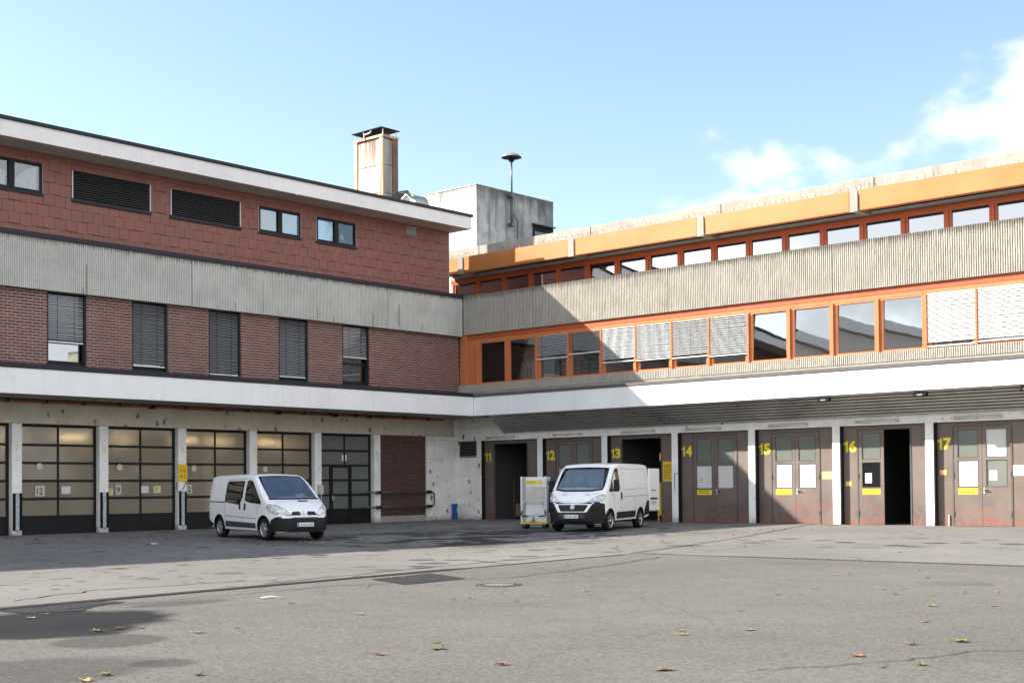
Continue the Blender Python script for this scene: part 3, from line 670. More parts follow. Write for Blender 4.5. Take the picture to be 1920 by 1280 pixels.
# first floor brickwork
XB = .15
WIN = [(-21.44, -19.88), (-17.95, -16.38), (-14.46, -12.90), (-10.95, -9.38), (-7.44, -5.88)]; WZ0, WZ1 = 6.14, 8.76
wl = MB(); edges = [Y0] + [v for w in WIN for v in w] + [-.12]
for i in range(0, len(edges), 2): wl.box(-.20, XB-.014, edges[i], edges[i+1], 5.85, 8.9)
for (a, c) in WIN: wl.box(-.20, XB-.014, a, c, 5.85, WZ0-.02)
bw = wl.build('brick_wall', 'mortar', LB)
brick = {}
def brick_me(w):
    k = round(w, 3)
    if k not in brick: brick[k] = MB().box(-.05, 0, 0, w, 0, .089).mesh('brick', 'brick_clay', bevel=.004)
    return brick[k]
pieces = []; z = 5.875; r = 0
while z+.10 < 8.86:
    for i in range(0, len(edges), 2):
        ya, yb = edges[i]+.004, edges[i+1]-.004; y = ya + (0 if r % 2 else -.155)
        while y < yb:
            a, c = max(y, ya), min(y+.290, yb)
            if c-a > .05: pieces.append((a, z, round(c-a, 2)))
            y += .31
    if z < WZ0-.13:
        for (ya, yb) in WIN:
            y = ya
            while y < yb-.05: pieces.append((y, z, round(min(.290, yb-y), 2))); y += .31
    z += .1095; r += 1
pieces.sort(key=lambda p: (p[0] < -24.2, p[0]))
for (y, z, w) in pieces[:290]:
    link('brick', brick_me(w), bw, (XB+random.uniform(-.003, .003), y, z))
b = MB()
for (y, z, w) in pieces[290:]: d = random.uniform(-.003, .003); b.box(XB-.05, XB+d, y, y+w, z, z+.089)
struct(b.build('far_bricks', 'brick_clay', bw, bevel=0), 'stuff')

slat_cache = {}
def slat_me(length, mat, axis, tilt, w=.062):
    k = (round(length, 3), mat, axis, tilt)
    if k not in slat_cache:
        b = MB(); prof = [(-w/2, -.004), (0, .004), (w/2, -.004), (w/2, -.0065), (0, .0015), (-w/2, -.0065)]
        ct, st = math.cos(tilt), math.sin(tilt); pr = [(p*ct-q*st, p*st+q*ct) for p, q in prof]
        fn = (lambda o, z, t: (o, t, z)) if axis == 'Y' else (lambda o, z, t: (t, -o, z))
        b.prism(pr, 0, length, fn); slat_cache[k] = b.mesh('slat', mat)
    return slat_cache[k]
def blind_left(parent, ya, yb, ztop, zbot, tilt, x, mat='blind_slat'):
    n = int((ztop-zbot)/.066); me = slat_me(yb-ya-.03, mat, 'Y', tilt)
    for i in range(n):
        s = link('slat', me, parent, (x, ya+.015, ztop-.03-i*.066)); s.rotation_euler.x = random.uniform(-.006, .006)
    MB().box(x-.03, x+.03, ya+.012, yb-.012, zbot-.05, zbot+.005).build('bottom_rail', 'aluminium', parent, bevel=.006)
    each(MB().box(x+.034, x+.038, ya+.35, ya+.365, zbot-.02, ztop).box(x+.034, x+.038, yb-.365, yb-.35, zbot-.02, ztop), 'ladder_cord', 'black_metal', parent)
for i, (a, c) in enumerate(WIN):
    w = bpy.data.objects.new('window', None); COL.objects.link(w); w.parent = LB
    MB().box(-.12, .02, a, a+.06, WZ0, WZ1).box(-.12, .02, c-.06, c, WZ0, WZ1).box(-.12, .02, a+.06, c-.06, WZ0, WZ0+.14).box(-.12, .02, a+.06, c-.06, WZ1-.06, WZ1).box(-.11, .01, a+.06, c-.06, 7.02, 7.09).build('frame', 'anthracite', w)
    each(MB().box(.02, .14, a+.0, a+.045, WZ0+.02, WZ1).box(.02, .14, c-.10, c, WZ0+.02, WZ1), 'guide_rail', 'anthracite', w)
    MB().box(.0, .20, a-.02, c+.02, WZ0-.045, WZ0-.005).build('sill', 'dark_cap', w, bevel=.006)
    MB().box(-.07, -.062, a+.06, c-.06, WZ0+.14, 7.02).build('pane', 'coated_glass', w); MB().box(-.07, -.062, a+.06, c-.06, 7.09, WZ1-.06).build('pane', 'coated_glass', w)
    zb = (6.98, 6.32, 6.20, 6.30, 7.36)[i]; tl = (-.60, -.75, -.7, -.8, -.5)[i]
    blind_left(w, a+.05, c-.10, WZ1-.07, zb, tl, .085, 'blind_slat' if i in (0, 4) else 'slat_grey')
box('room_partition', 'room_dark', LB, -3.2, -3.1, Y0, -.4, 5.76, 8.93)
box('room_ceiling', 'room_light', LB, -3.1, -.21, Y0, -.4, 8.80, 8.93)
# ribbed concrete band
def ribbed(name, mat, parent, a, c, z0, z1, face, depth, fn, pitch=.082, ridge=.05, segs=7, jit=.005):
    """vertical ribs cast on a panel; fn(along, out, z) -> point"""
    n = max(2, int((c-a)/pitch)); p = (c-a)/n; zs = lin(z0, z1, segs); b = MB(); 
    cols = []
    for i in range(n):
        s = a+i*p; g = (p-ridge)*.5
        w0 = random.uniform(.75, 1.2)
        cols += [(s, face-depth, 0), (s+g*.55, face-depth, 0), (s+g*.9, face, jit*w0), (s+g*.9+ridge, face, jit*w0), (s+g*1.45+ridge*.9, face-depth, 0)]
    for z in zs:
        for (u, o, j) in cols: b.v.append(fn(u+random.uniform(-1, 1)*j*.8, o+random.uniform(-1.6, .4)*j, z))
    m_ = len(cols)
    for k in range(segs):
        for i in range(m_-1): b.f.append((k*m_+i, k*m_+i+1, (k+1)*m_+i+1, (k+1)*m_+i))
    o = len(b.v)                                                 # backing and top edge
    for (u, out, z) in ((a, face-depth-.18, z0), (c, face-depth-.18, z0), (c, face-depth-.18, z1), (a, face-depth-.18, z1)): b.v.append(fn(u, out, z))
    b.f += [(o, o+1, o+2, o+3), (0, o, o+3, segs*m_), (m_-1, segs*m_+m_-1, o+2, o+1)]
    b.f.append(tuple([o+3]+[segs*m_+i for i in range(m_)]+[o+2])); b.f.append(tuple([o+1]+[i for i in range(m_-1, -1, -1)]+[o]))
    ob = b.build(name, mat, parent, fix=False); ob.data.materials.append(MATS['groove_dark'])
    mi = [0]*len(ob.data.polygons)
    for k in range(segs):
        for i in range(m_-1):
            if i % 5 in (0, 4): mi[k*(m_-1)+i] = 1
    ob.data.polygons.foreach_set('material_index', mi); return ob
XR = .45
JL = [Y0, -25.9, -15.45, -4.97, -.345]
for a, c in zip(JL[:-1], JL[1:]):
    ribbed('ribbed_panel', 'ribbed_grey', LB, a+.022, c-.022, 8.76, 10.60, XR, .032, lambda u, o, z: (o, u, z), pitch=.078, ridge=.046)
ribbed('ribbed_panel', 'ribbed_grey', LB, -.325, -.105, 8.76, 10.60, XR, .032, lambda u, o, z: (o, u, z), pitch=.075, ridge=.045)
box('panel_backing', 'groove_dark', LB, .0, XR-.215, Y0, -.12, 8.80, 10.58)
for (y, za, zb) in ((-20.05, 8.77, 9.85), (-20.2, 8.77, 9.0), (-13.4, 8.77, 9.1), (-9.1, 8.77, 9.25), (-12.0, 8.8, 10.2), (-2.85, 8.77, 9.15), (-5.9, 8.78, 9.3), (-8.2, 8.78, 9.0), (-4.3, 8.9, 9.9)):
    MB().box(XR+.001, XR+.006, y, y+.022, za, zb).build('rust_run', 'rust_streak', LB)
box('band_coping', 'dark_cap', LB, -1.22, XR+.05, Y0, -.02, 10.605, 10.78)
# shingled top storey
XS_ = -.95; SZ0, SZ1 = 10.80, 14.055; YE = .40
OPEN = [(-23.45, -21.03, 12.44, 13.65, 'w'), (-19.83, -16.43, 12.43, 13.62, 'l'), (-15.50, -12.08, 12.43, 13.62, 'l'), (-11.13, -8.87, 12.43, 13.61, 'w'), (-7.97, -5.66, 12.43, 13.61, 'w')]
sw = MB()
ed = [Y0] + [v for o in OPEN for v in o[:2]] + [YE-.02]
for i in range(0, len(ed), 2): sw.box(-1.245, XS_-.02, ed[i], ed[i+1], SZ0, SZ1)
for o in OPEN: sw.box(-1.245, XS_-.02, o[0], o[1], SZ0, o[2]).box(-1.245, XS_-.02, o[0], o[1], o[3], SZ1)
sw.box(-14, -1.0, YE-.02, YE, SZ0, SZ1)
sw = sw.build('shingle_wall', 'shingle_joint', LB)
sh = {}
def shingle_me(w, h):
    k = (round(w, 2), round(h, 2))
    if k not in sh:
        b = MB(); b.add([(.0, 0, 0), (.018, 0, 0), (.018, w, 0), (0, w, 0), (0, 0, h), (.006, 0, h), (.006, w, h), (0, w, h)],
                        [(0, 3, 2, 1), (4, 5, 6, 7), (0, 1, 5, 4), (1, 2, 6, 5), (2, 3, 7, 6), (3, 0, 4, 7)]); sh[k] = b.mesh('shingle', 'shingle_red')
    return sh[k]
far = MB(); sp = []
z = 10.84; r = 0; P, H = .455, .43
while z < SZ1-.02:
    h = min(H+.0, SZ1-z); y = YE - (P if r % 2 else P*.5) 
    while y > -27:
        w = P-.016
        rects = [(y, min(y+w, YE), z, z+h-.016)]
        for o in OPEN:                                            # cut round the openings
            nb = []
            for (a, c, p, q) in rects:
                if c <= o[0]-.02 or a >= o[1]+.02 or q <= o[2]-.02 or p >= o[3]+.01: nb.append((a, c, p, q)); continue
                if a < o[0]-.03: nb.append((a, o[0]-.016, p, q))
                if c > o[1]+.03: nb.append((o[1]+.016, c, p, q))
                m0, m1 = max(a, o[0]-.012), min(c, o[1]+.012)
                if m1-m0 > .03:
                    if p < o[2]-.03: nb.append((m0, m1, p, o[2]-.006))
                    if q > o[3]+.03: nb.append((m0, m1, o[3]+.006, q))
            rects = nb
        dz_ = .03 if (r+int(abs(y)*7)) % 2 else 0
        for (a, c, p, q) in rects: sp.append((a, p+(dz_ if len(rects) == 1 and q-p > .3 else 0), c-a, q-p))
        y -= P
    z += H; r += 1
sp.sort(key=lambda p: (p[0] < -24.0, p[0]))
for i, (y, z, w, h) in enumerate(sp):
    hh = min(h, SZ1-z-.003)
    if hh < .03 or w < .03: continue
    if i < 295: link('shingle', shingle_me(w, hh), sw, (XS_-.018+random.uniform(-.002, .002), y, z))
    else:
        far.add([(XS_-.018+q[0], y+q[1]*w, z+q[2]*hh) for q in ((0, 0, 0), (.018, 0, 0), (.018, 1, 0), (0, 1, 0), (0, 0, 1), (.006, 0, 1), (.006, 1, 1), (0, 1, 1))],
                [(0, 3, 2, 1), (4, 5, 6, 7), (0, 1, 5, 4), (1, 2, 6, 5), (2, 3, 7, 6), (3, 0, 4, 7)])
if far.v: struct(far.build('far_shingles', 'shingle_red', sw), 'stuff')
MB().box(-1.05, XS_+.012, YE, YE+.012, SZ0, SZ1).build('corner_trim', 'aluminium', LB)
for (a, c, z0, z1, kd) in OPEN:
    if kd == 'w':
        w = bpy.data.objects.new('window', None); COL.objects.link(w); w.parent = LB; ym = (a+c)/2; x = XS_
        MB().box(x-.12, x+.025, a, a+.08, z0+.09, z1).box(x-.12, x+.025, c-.08, c, z0+.09, z1).box(x-.12, x+.025, a+.08, c-.08, z1-.10, z1).box(x-.12, x+.025, a+.08, c-.08, z0+.09, z0+.19).build('frame', 'anthracite', w, bevel=.005)
        MB().box(x-.11, x+.035, ym-.11, ym+.11, z0+.19, z1-.10).build('mullion', 'anthracite', w, bevel=.005)
        for (p, q) in ((a+.08, ym-.11), (ym+.11, c-.08)): MB().box(x-.05, x-.044, p, q, z0+.19, z1-.10).build('pane', 'window_glass', w)
        MB().box(x-.1, x+.06, a-.025, c+.025, z0, z0+.088).build('sill', 'dark_cap', w, bevel=.006)
        each(MB().box(x-.02, x+.015, a-.014, a-.002, z0+.09, z1).box(x-.02, x+.015, c+.002, c+.014, z0+.09, z1), 'edge_trim', 'aluminium', w)
        if a < -20:
            for (p, q, s) in ((a+.1, ym-.12, 0), (ym+.12, c-.1, 1)):
                cb = MB(); n = 14
                for i in range(n+1):
                    t = i/n; yy = p+(q-p)*t; top = z1-.12-(.75*(1-t)**2 if s else .35*t); xx = x-.20+.03*math.sin(t*22)
                    cb.v += [(xx, yy, top), (xx-.03*math.sin(t*9), yy+.04*math.sin(t*5), z0+.2)]
                cb.f = [(2*i, 2*i+2, 2*i+3, 2*i+1) for i in range(n)]; cb.build('curtain', 'curtain', w, smooth=True)
        else:
            me = slat_me(c-a-.2, 'blind_cream', 'Y', -1.1)
            for i in range(15): link('slat', me, w, (x-.17, a+.1, z1-.12-i*.064))
        box('window_backing', 'room_dark' if a < -20 else 'room_light', LB, x-.288, x-.285, a-.05, c+.05, z0-.05, z1+.05)
    else:
        l = bpy.data.objects.new('louvre', None); COL.objects.link(l); l.parent = LB; x = XS_
        MB().box(x-.28, x-.26, a, c, z0, z1).build('backing', 'black_metal', l)
        each(MB().box(x-.1, x+.03, a, a+.03, z0+.13, z1).box(x-.1, x+.03, c-.03, c, z0+.13, z1), 'edge_trim', 'aluminium', l)
        MB().box(x-.12, x+.03, a+.03, c-.03, z1-.03, z1).build('head_rail', 'anthracite', l)
        MB().box(x-.12, x+.07, a-.02, c+.02, z0, z0+.125).build('sill', 'dark_cap', l, bevel=.006)
        me = MB().prism([(-.06, .03), (.04, -.045), (.052, -.036), (-.048, .039)], 0, c-a-.07, lambda o, z, t: (o, t, z)).mesh('slat', 'louvre_slat')
        n = 12
        for i in range(n): link('slat', me, l, (x-.03, a+.035, z0+.16+i*(z1-.05-z0-.16)/(n-1)-.01))
v = bpy.data.objects.new('air_vent', None); COL.objects.link(v); v.parent = LB
MB().box(XS_-.02, XS_+.02, -2.48, -1.84, 13.60, 13.97).build('vent_frame', 'hood_metal', v, bevel=.006)
for i in range(6): MB().box(XS_+.018, XS_+.04, -2.43, -1.89, 13.63+i*.053, 13.655+i*.053).build('slat', 'steel_tube', v)
# roof
ZS = 14.06
ye, xe = .60, .40
roof = MB().box(-15, xe-.05, Y0, ye-.05, ZS, ZS+.10).build('roof_soffit', 'roof_soffit', LB)
for a, c in zip([Y0, -23.3, -17.7, -11.6, -5.6], [-23.3, -17.7, -11.6, -5.6, ye]): MB().box(xe-.05, xe, a+.002, c-.002, ZS-.012, ZS+.57).build('roof_fascia', 'roof_fascia', LB, bevel=.005)
MB().box(-15, xe-.052, ye-.05, ye, ZS-.012, ZS+.57).build('roof_fascia', 'roof_fascia', LB)
MB().box(-15.1, xe+.07, Y0, ye+.07, ZS+.575, ZS+.705).build('roof_coping', 'dark_cap', LB, bevel=.01)
MB().box(-15, xe-.06, Y0, ye-.06, ZS+.11, ZS+.57).build('roof_deck', 'slab_concrete', LB)
for y in (-10.2, -19.4): MB().box(xe+.001, xe+.02, y, y+.05, ZS-.05, ZS+.02).build('gutter_clip', 'roof_fascia', LB)
# chimney
ch = bpy.data.objects.new('chimney', None); COL.objects.link(ch); ch.parent = LB
cx0, cx1, cy0, cy1, cz0, cz1 = -5.95, -3.78, -1.30, -.28, 14.7, 19.12
MB().box(cx0+.22, cx1-.12, cy0+.05, cy1-.05, cz0, cz1-.1).build('flue_core', 'chimney_dark', ch)
for i, (za, zb) in enumerate(((14.7, 16.22), (16.25, 17.62), (17.65, 18.9))): MB().box(cx0+.27, cx1-.29, cy0+.0, cy0+.045, za, zb).build('front_panel', 'chimney_panel', ch, bevel=.006)
for i, (za, zb) in enumerate(((14.7, 16.22), (16.25, 17.62), (17.65, 18.9))): MB().box(cx1-.115, cx1-.06, cy0+.07, cy1-.40, za, zb).build('side_panel', 'chimney_dark', ch)
MB().box(cx1-.115, cx1-.04, cy1-.38, cy1, cz0, cz1-.06).build('side_flue', 'rust_flue', ch)
for (a, c) in ((cx0, cx0+.25), (cx1-.27, cx1)): MB().box(a, c, cy0-.05, cy0+.048, cz0, cz1-.14).build('corner_post', 'rust_post', ch, bevel=.01)
MB().box(cx0-.02, cx1+.02, cy0-.08, cy1+.02, cz1-.13, cz1).build('top_band', 'rust_post', ch, bevel=.01)
for (x, y) in ((cx0+.1, cy0), (cx1-.05, cy0), (cx1-.05, cy1-.1), (cx0+.1, cy1-.1)): MB().tube([(x, y, cz1-.05), (x, y, cz1+.33)], .03, 6).build('cap_strut', 'aluminium', ch)
b = MB(); x0, x1, y0, y1 = cx0-.0, cx1+.05, cy0-.20, cy1+.05; zc = cz1+.33; b.add([(x0, y0, zc), (x1, y0, zc), (x1, y1, zc), (x0, y1, zc), ((x0+x1)/2, (y0+y1)/2, zc+.22), (x0, y0, zc-.04), (x1, y0, zc-.04), (x1, y1, zc-.04), (x0, y1, zc-.04)],
    [(0, 1, 4), (1, 2, 4), (2, 3, 4), (3, 0, 4), (5, 6, 1, 0), (6, 7, 2, 1), (7, 8, 3, 2), (8, 5, 0, 3), (8, 7, 6, 5)]); b.build('rain_cap', 'black_metal', ch)
MB().tube([(cx0+.9, cy0-.12, cz1-.15), (cx0+.85, cy0-.15, cz1+.30)], .025, 6).tube([(cx0+.9, cy0-.12, cz1+.15), (cx0+1.3, cy0-.12, cz1+.18), (cx0+1.42, cy0-.12, cz1+.30)], .04, 6).build('flue_bracket', 'aluminium', ch)
# roof cowl
hd = thing('roof_cowl', 'curved sheet metal vent cowl on the flat roof beside the chimney', 'vent', (-2.05, -1.0, 15.32)); hd.scale = (.8, .8, .72)
b = MB(); n = 12
for i in range(n+1):
    t = math.pi*i/n; b.v += [(-.85*math.cos(t), -.55, .72*math.sin(t)), (-.85*math.cos(t), .6, .72*math.sin(t))]
b.f = [(2*i, 2*i+2, 2*i+3, 2*i+1) for i in range(n)] + [tuple(2*i for i in range(n+1)), tuple(2*i+1 for i in range(n, -1, -1))]
b.build('hood', 'hood_metal', hd); MB().add([(-.9, -.6, .05), (-.95, -1.1, .5), (-.2, -1.1, .8), (0, -.6, .7)], [(0, 1, 2, 3)]).add([(.05, -.6, .7), (-.15, -1.1, .8), (.75, -1.1, .74), (.9, -.6, .08)], [(0, 1, 2, 3)]).build('flap', 'hood_metal', hd)
MB().box(-.9, .9, -.6, .65, -.9, .0).build('base', 'hood_metal', hd)
# ------------------------------------------------------------------ right wing (orange windows, faces -Y)
RB = thing('office_building', 'concrete office wing with orange window bands and numbered loading doors', 'building')
X1 = 36.0
box('floor_slab', 'slab_concrete', RB, .12, X1, .12, 12, 4.95, 6.02)
box('floor_slab', 'slab_concrete', RB, -1.2, X1, .24, 12, 8.86, 10.45)
box('end_wall', 'tower_concrete', RB, -6.5, -1.25, .66, 5.2, 0, 10.3)
# wall by the corner with louvre
MB().box(-.30, 1.50, .0, .30, -.02, 4.82).build('corner_wall', 'painted_concrete', RB, bevel=.01)
MB().box(-.36, -.005, -.255, -.003, -.02, 4.79).build('corner_post', 'painted_concrete', RB, bevel=.006)
MB().box(.002, 1.48, -.012, -.002, 4.36, 4.375).build('board_mark', 'groove_dark', RB); MB().box(.10, 1.1, -.006, -.002, 2.05, 2.058).build('board_mark', 'groove_dark', RB)
lv = bpy.data.objects.new('louvre', None); COL.objects.link(lv); lv.parent = RB
MB().box(.14, 1.16, -.010, -.003, 3.02, 3.70).build('backing', 'black_metal', lv); MB().box(.10, .14, -.035, -.002, 2.98, 3.72).box(1.16, 1.20, -.035, -.002, 2.98, 3.72).box(.14, 1.16, -.035, -.002, 3.70, 3.74).box(.14, 1.16, -.035, -.002, 2.96, 3.0).build('vent_frame', 'steel_tube', lv)
for i in range(9): MB().box(.15, 1.15, -.032, -.011, 3.03+i*.074, 3.055+i*.074).build('slat', 'steel_tube', lv)
# pillars
PX = [5.0+3.727*k for k in range(8)]; PWX = .33
for x in PX: MB().box(x, x+PWX, .0, .30, -.05, 3.98).build('pillar', 'pillar_white', RB, bevel=.012)
# lintel over the doors
MB().box(1.50, X1, .01, .40, 3.74, 4.83).build('lintel', 'painted_concrete', RB)
MB().box(1.50, X1, -.02, .009, 3.735, 3.80).build('lintel_edge', 'pillar_white', RB, bevel=.006)
# loading doors
def bay(k, x0, x1, num, cfg):
    yd = .20; H = 3.735
    d = bpy.data.objects.new('loading_door', None); COL.objects.link(d); d.parent = RB
    a, c = x0+.66, x0+2.73; mid = (a+c)/2; top = 3.56
    MB().box(x0, a, yd, yd+.06, 0, H).build('side_panel', 'door_paint', d); MB().box(c, x1, yd, yd+.06, 0, H).build('side_panel', 'door_paint', d); MB().box(a, c, yd, yd+.06, top, H).build('head_panel', 'door_paint', d)
    xd = x0+.06
    for ch in num:
        if ch == '1':
            pl = [(.085, 0), (.165, 0), (.165, .44), (.115, .44), (.095, .385), (.0, .345), (.0, .275), (.085, .295)]
            MB().prism(pl, -.002, .0, lambda u, w, t, X=xd: (X+u, yd-.003+t, 2.74+w)).build('door_digit', 'yellow_paint', d); xd += .215
        else: text('door_digit', ch, 'yellow_paint', d, TXT_R, (xd, yd-.003, 2.74), .44, .045, width=.30); xd += .33
    MB().box(a-.05, a, yd-.025, yd-.002, 0, top+.04).box(c, c+.05, yd-.025, yd-.002, 0, top+.04).box(a, c, yd-.025, yd-.002, top, top+.04).build('door_frame', 'brown_steel', d)
    MB().box(x0, x0+.05, .0, yd-.002, 0, H).build('jamb_shade', 'black_metal', d)  # black strip stands in for the shade of the recess beside the pillar
    for s, (p, q) in enumerate(((a+.008, mid-.006), (mid+.006, c-.008))):
        kind = cfg['leaf'][s]
        if kind is None: continue
        pa, pb = p+.13, q-.13; zt = ((2.45, 3.45), (1.40, 2.36))
        lf = MB().box(p, pa, yd-.012, yd+.04, .015, top-.008).box(pb, q, yd-.012, yd+.04, .015, top-.008).box(pa, pb, yd-.012, yd+.04, .015, 1.40).box(pa, pb, yd-.012, yd+.04, 2.36, 2.45).box(pa, pb, yd-.012, yd+.04, 3.45, top-.008)
        lf.build('leaf', 'door_paint', d, bevel=.0)
        for j, (za, zb) in enumerate(zt):
            mt = kind[j]; MB().box(pa, pb, yd+.012, yd+.02, za, zb).build('panel', mt, d)
            MB().box(pa, pa+.02, yd-.02, yd-.012, za, zb).box(pb-.02, pb, yd-.02, yd-.012, za, zb).box(pa+.02, pb-.02, yd-.02, yd-.012, za, za+.02).box(pa+.02, pb-.02, yd-.02, yd-.012, zb-.02, zb).build('glazing_bead', 'brown_steel', d)
    for (xx, s) in ((a, 0), (c, 1)):
        if cfg['leaf'][s]:
            for zz in (.35, 1.75, 3.2): MB().tube([(xx, yd-.03, zz), (xx, yd-.03, zz+.16)], .018, 8).build('hinge', 'brown_steel', d)
    if all(cfg['leaf']):
        MB().box(mid+.05, mid+.10, yd-.03, yd-.012, 1.16, 1.36).build('handle_plate', 'aluminium', d)
        MB().tube([(mid+.07, yd-.02, 1.27), (mid+.07, yd-.07, 1.27), (mid+.25, yd-.07, 1.28)], .016).build('handle', 'black_metal', d, smooth=True)
    return a, c, mid, yd
G, WM, PWH, DG = 'green_pane', 'mesh_white', 'panel_white', 'dark_glass'
CFG = {11: (None, None), 12: ((G, PWH), (G, WM)), 13: (None, None), 14: ((G, PWH), (G, WM)), 15: ((G, PWH), (G, WM)), 16: ((G, DG), None), 17: ((G, WM), (WM, G)), 18: ((G, PWH), (G, WM)), 19: ((G, PWH), (G, WM))}
BAY = {}
xs = [1.50-PWX]+PX
for k, num in enumerate(range(11, 19)):
    x0 = xs[k]+PWX if k else 1.50
    BAY[num] = (x0,) + bay(k, x0, xs[k+1], str(num), {'leaf': CFG[num]})
WORD = {11: 'eleven', 12: 'twelve', 13: 'thirteen', 14: 'fourteen', 15: 'fifteen', 16: 'sixteen', 17: 'seventeen'}
def wall_sign(name, label, x, z, w, h, mat, y, lines=2, group=None, txt='ink', cat='sign'):
    o = thing(name, label, cat, (x, y, z), group=group)
    MB().box(0, w, -.006, 0, 0, h).build('board', mat, o, bevel=.0015)
    b = MB()
    for i in range(lines):
        zz = h*(.82-.75*i/max(1, lines)); xx = w*.1
        while xx < w*.82: L = random.uniform(.06, .16)*w; b.box(xx, min(xx+L, w*.9), -.0085, -.0065, zz-h*.30/lines, zz); xx += L+.035*w
    if b.v: struct(b.build('lettering', txt, o), 'stuff')
    return o
for num in (12, 14, 15, 16, 17):
    x0, a, c, mid, yd = BAY[num]
    wall_sign('door_label', 'yellow label strip below the left window of loading door %s' % WORD[num], a+.16, 1.14, .72, .21, 'yellow_paint', yd-.014, 2, 'yellow strips on the loading doors', cat='label')
x0, a, c, mid, yd = BAY[14]; wall_sign('paper_notice', 'white paper taped to the white panel of door fourteen', a+.24, 1.60, .26, .34, 'paper', yd+.008, 4, cat='notice')
x0, a, c, mid, yd = BAY[15]; wall_sign('notice_board', 'pale yellow notice right of door fifteen', c+.12, 1.74, .42, .28, 'paper_yellow', yd-.003, 4, cat='notice')
x0, a, c, mid, yd = BAY[16]; wall_sign('paper_notice', 'white paper on the dark glass of door sixteen', a+.26, 1.57, .27, .37, 'paper', yd+.008, 5, cat='notice')
wall_sign('safety_sticker', 'small yellow and white sticker under the number sixteen', x0+.12, 1.46, .25, .18, 'yellow_sign', yd-.003, 2, txt='paper', cat='sticker')
x0, a, c, mid, yd = BAY[17]; wall_sign('paper_notice', 'white paper in the lower right pane of door seventeen', mid+.26, 1.62, .27, .36, 'paper', yd+.008, 5, cat='notice')
wall_sign('safety_sticker', 'small yellow and white sticker under the number seventeen', x0+.13, 1.84, .26, .18, 'yellow_sign', yd-.003, 2, txt='paper', cat='sticker')
wall_sign('white_board', 'blank white board right of door seventeen', c+.06, 1.78, .52, .36, 'paper', yd-.003, 0, cat='sign')
x0, a, c, mid, yd = BAY[13]; wall_sign('yellow_board', 'upright yellow notice board right of open door thirteen', c+.08, 1.72, .48, .84, 'yellow_sign', yd-.004, 9, cat='sign')
wall_sign('yellow_board', 'small yellow plate inside the opening of door thirteen', c-.16, 2.60, .16, .32, 'yellow_sign', yd+.10, 0, cat='sign')
# rusty corner blocks at the foot of door seventeen
x0, a, c, mid, yd = BAY[17]
for x in (a-.62, c+.28): MB().bar((x+.42, yd-.03, .0), (x+.42, yd-.03, .40), .05, .05).build('kick_post', 'rust_post', RB)
for num, k in ((14, 0),):
    x = BAY[num][0]
    MB().tube([(x+.0, -.02, 2.05), (x-.17, -.02, 2.05), (x-.17, -.02, 1.35)], .012, 6).build('pull_cord', 'steel_tube', RB)
# dock interior
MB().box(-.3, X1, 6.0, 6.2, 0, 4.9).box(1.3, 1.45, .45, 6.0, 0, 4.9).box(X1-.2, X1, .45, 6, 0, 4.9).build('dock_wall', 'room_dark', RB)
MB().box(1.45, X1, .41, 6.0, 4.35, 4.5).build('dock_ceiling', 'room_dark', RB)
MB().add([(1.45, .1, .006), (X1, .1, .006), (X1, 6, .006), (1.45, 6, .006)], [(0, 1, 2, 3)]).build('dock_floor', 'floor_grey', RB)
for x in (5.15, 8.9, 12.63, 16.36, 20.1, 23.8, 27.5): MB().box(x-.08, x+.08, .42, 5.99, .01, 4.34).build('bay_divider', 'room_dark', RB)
# roll cages in the open bay eleven
def roll_cage(x, y, rz, label, mat='cage_brown'):
    o = thing('roll_cage', label, 'roll cage', (x, y, .02), rz, group='wire roll cages standing in the loading bay')
    MB().box(-.4, .4, -.35, .35, .12, .17).build('base', mat, o)
    f = MB()
    for sx in (-.38, .38):
        for sy in (-.33, .33): f.tube([(sx, sy, .15), (sx, sy, 1.75)], .018, 6)
        for z in (.5, .9, 1.3, 1.72): f.tube([(sx, -.33, z), (sx, .33, z)], .012, 6)
    for z in (.9, 1.72): f.tube([(-.38, .33, z), (.38, .33, z)], .012, 6)
    f.build('frame', mat, o, smooth=True)
    for sx in (-.33, .33):
        for sy in (-.28, .28): MB().lathe([(0, -.02), (.05, -.02), (.06, 0), (.05, .02), (0, .02)], 12, Matrix.Translation((sx, sy, .06)) @ Matrix.Rotation(R(90), 4, 'X')).build('castor', 'rubber', o)
    MB().box(-.33, .33, -.28, .28, .18, random.uniform(.5, .9)).build('parcel_load', 'cage_brown', o, bevel=.02)
roll_cage(2.7, 1.7, .1, 'brown wire roll cage at the left inside open bay eleven'); roll_cage(3.75, 2.1, -.15, 'brown wire roll cage at the right inside open bay eleven', 'shelf_metal')
dk = thing('dock_sign', 'grey header board hanging inside open bay eleven', 'sign', (3.3, 1.6, 2.05)); MB().box(0, 1.1, 0, .04, 0, .16).build('board', 'shelf_metal', dk); MB().box(.45, .65, -.004, -.001, .04, .12).build('label_plate', 'paper', dk); each(MB().box(.02, .04, .015, .03, .16, 2.3).box(1.06, 1.08, .015, .03, .16, 2.3), 'hanger', 'black_metal', dk)
yr = thing('yellow_rack', 'yellow perforated rack inside open door thirteen behind the van', 'rack', (BAY[13][2]-.45, .55, .02))
MB().box(0, .06, 0, .06, 0, 1.75).box(.34, .40, 0, .06, 0, 1.75).build('post', 'yellow_metal', yr)
for i in range(5): MB().box(.06, .34, .0, .5, .3+i*.32, .36+i*.32).build('shelf', 'yellow_metal', yr)
MB().box(.0, .4, -.02, .0, .25, 1.6).build('front_plate', 'yellow_metal', yr)
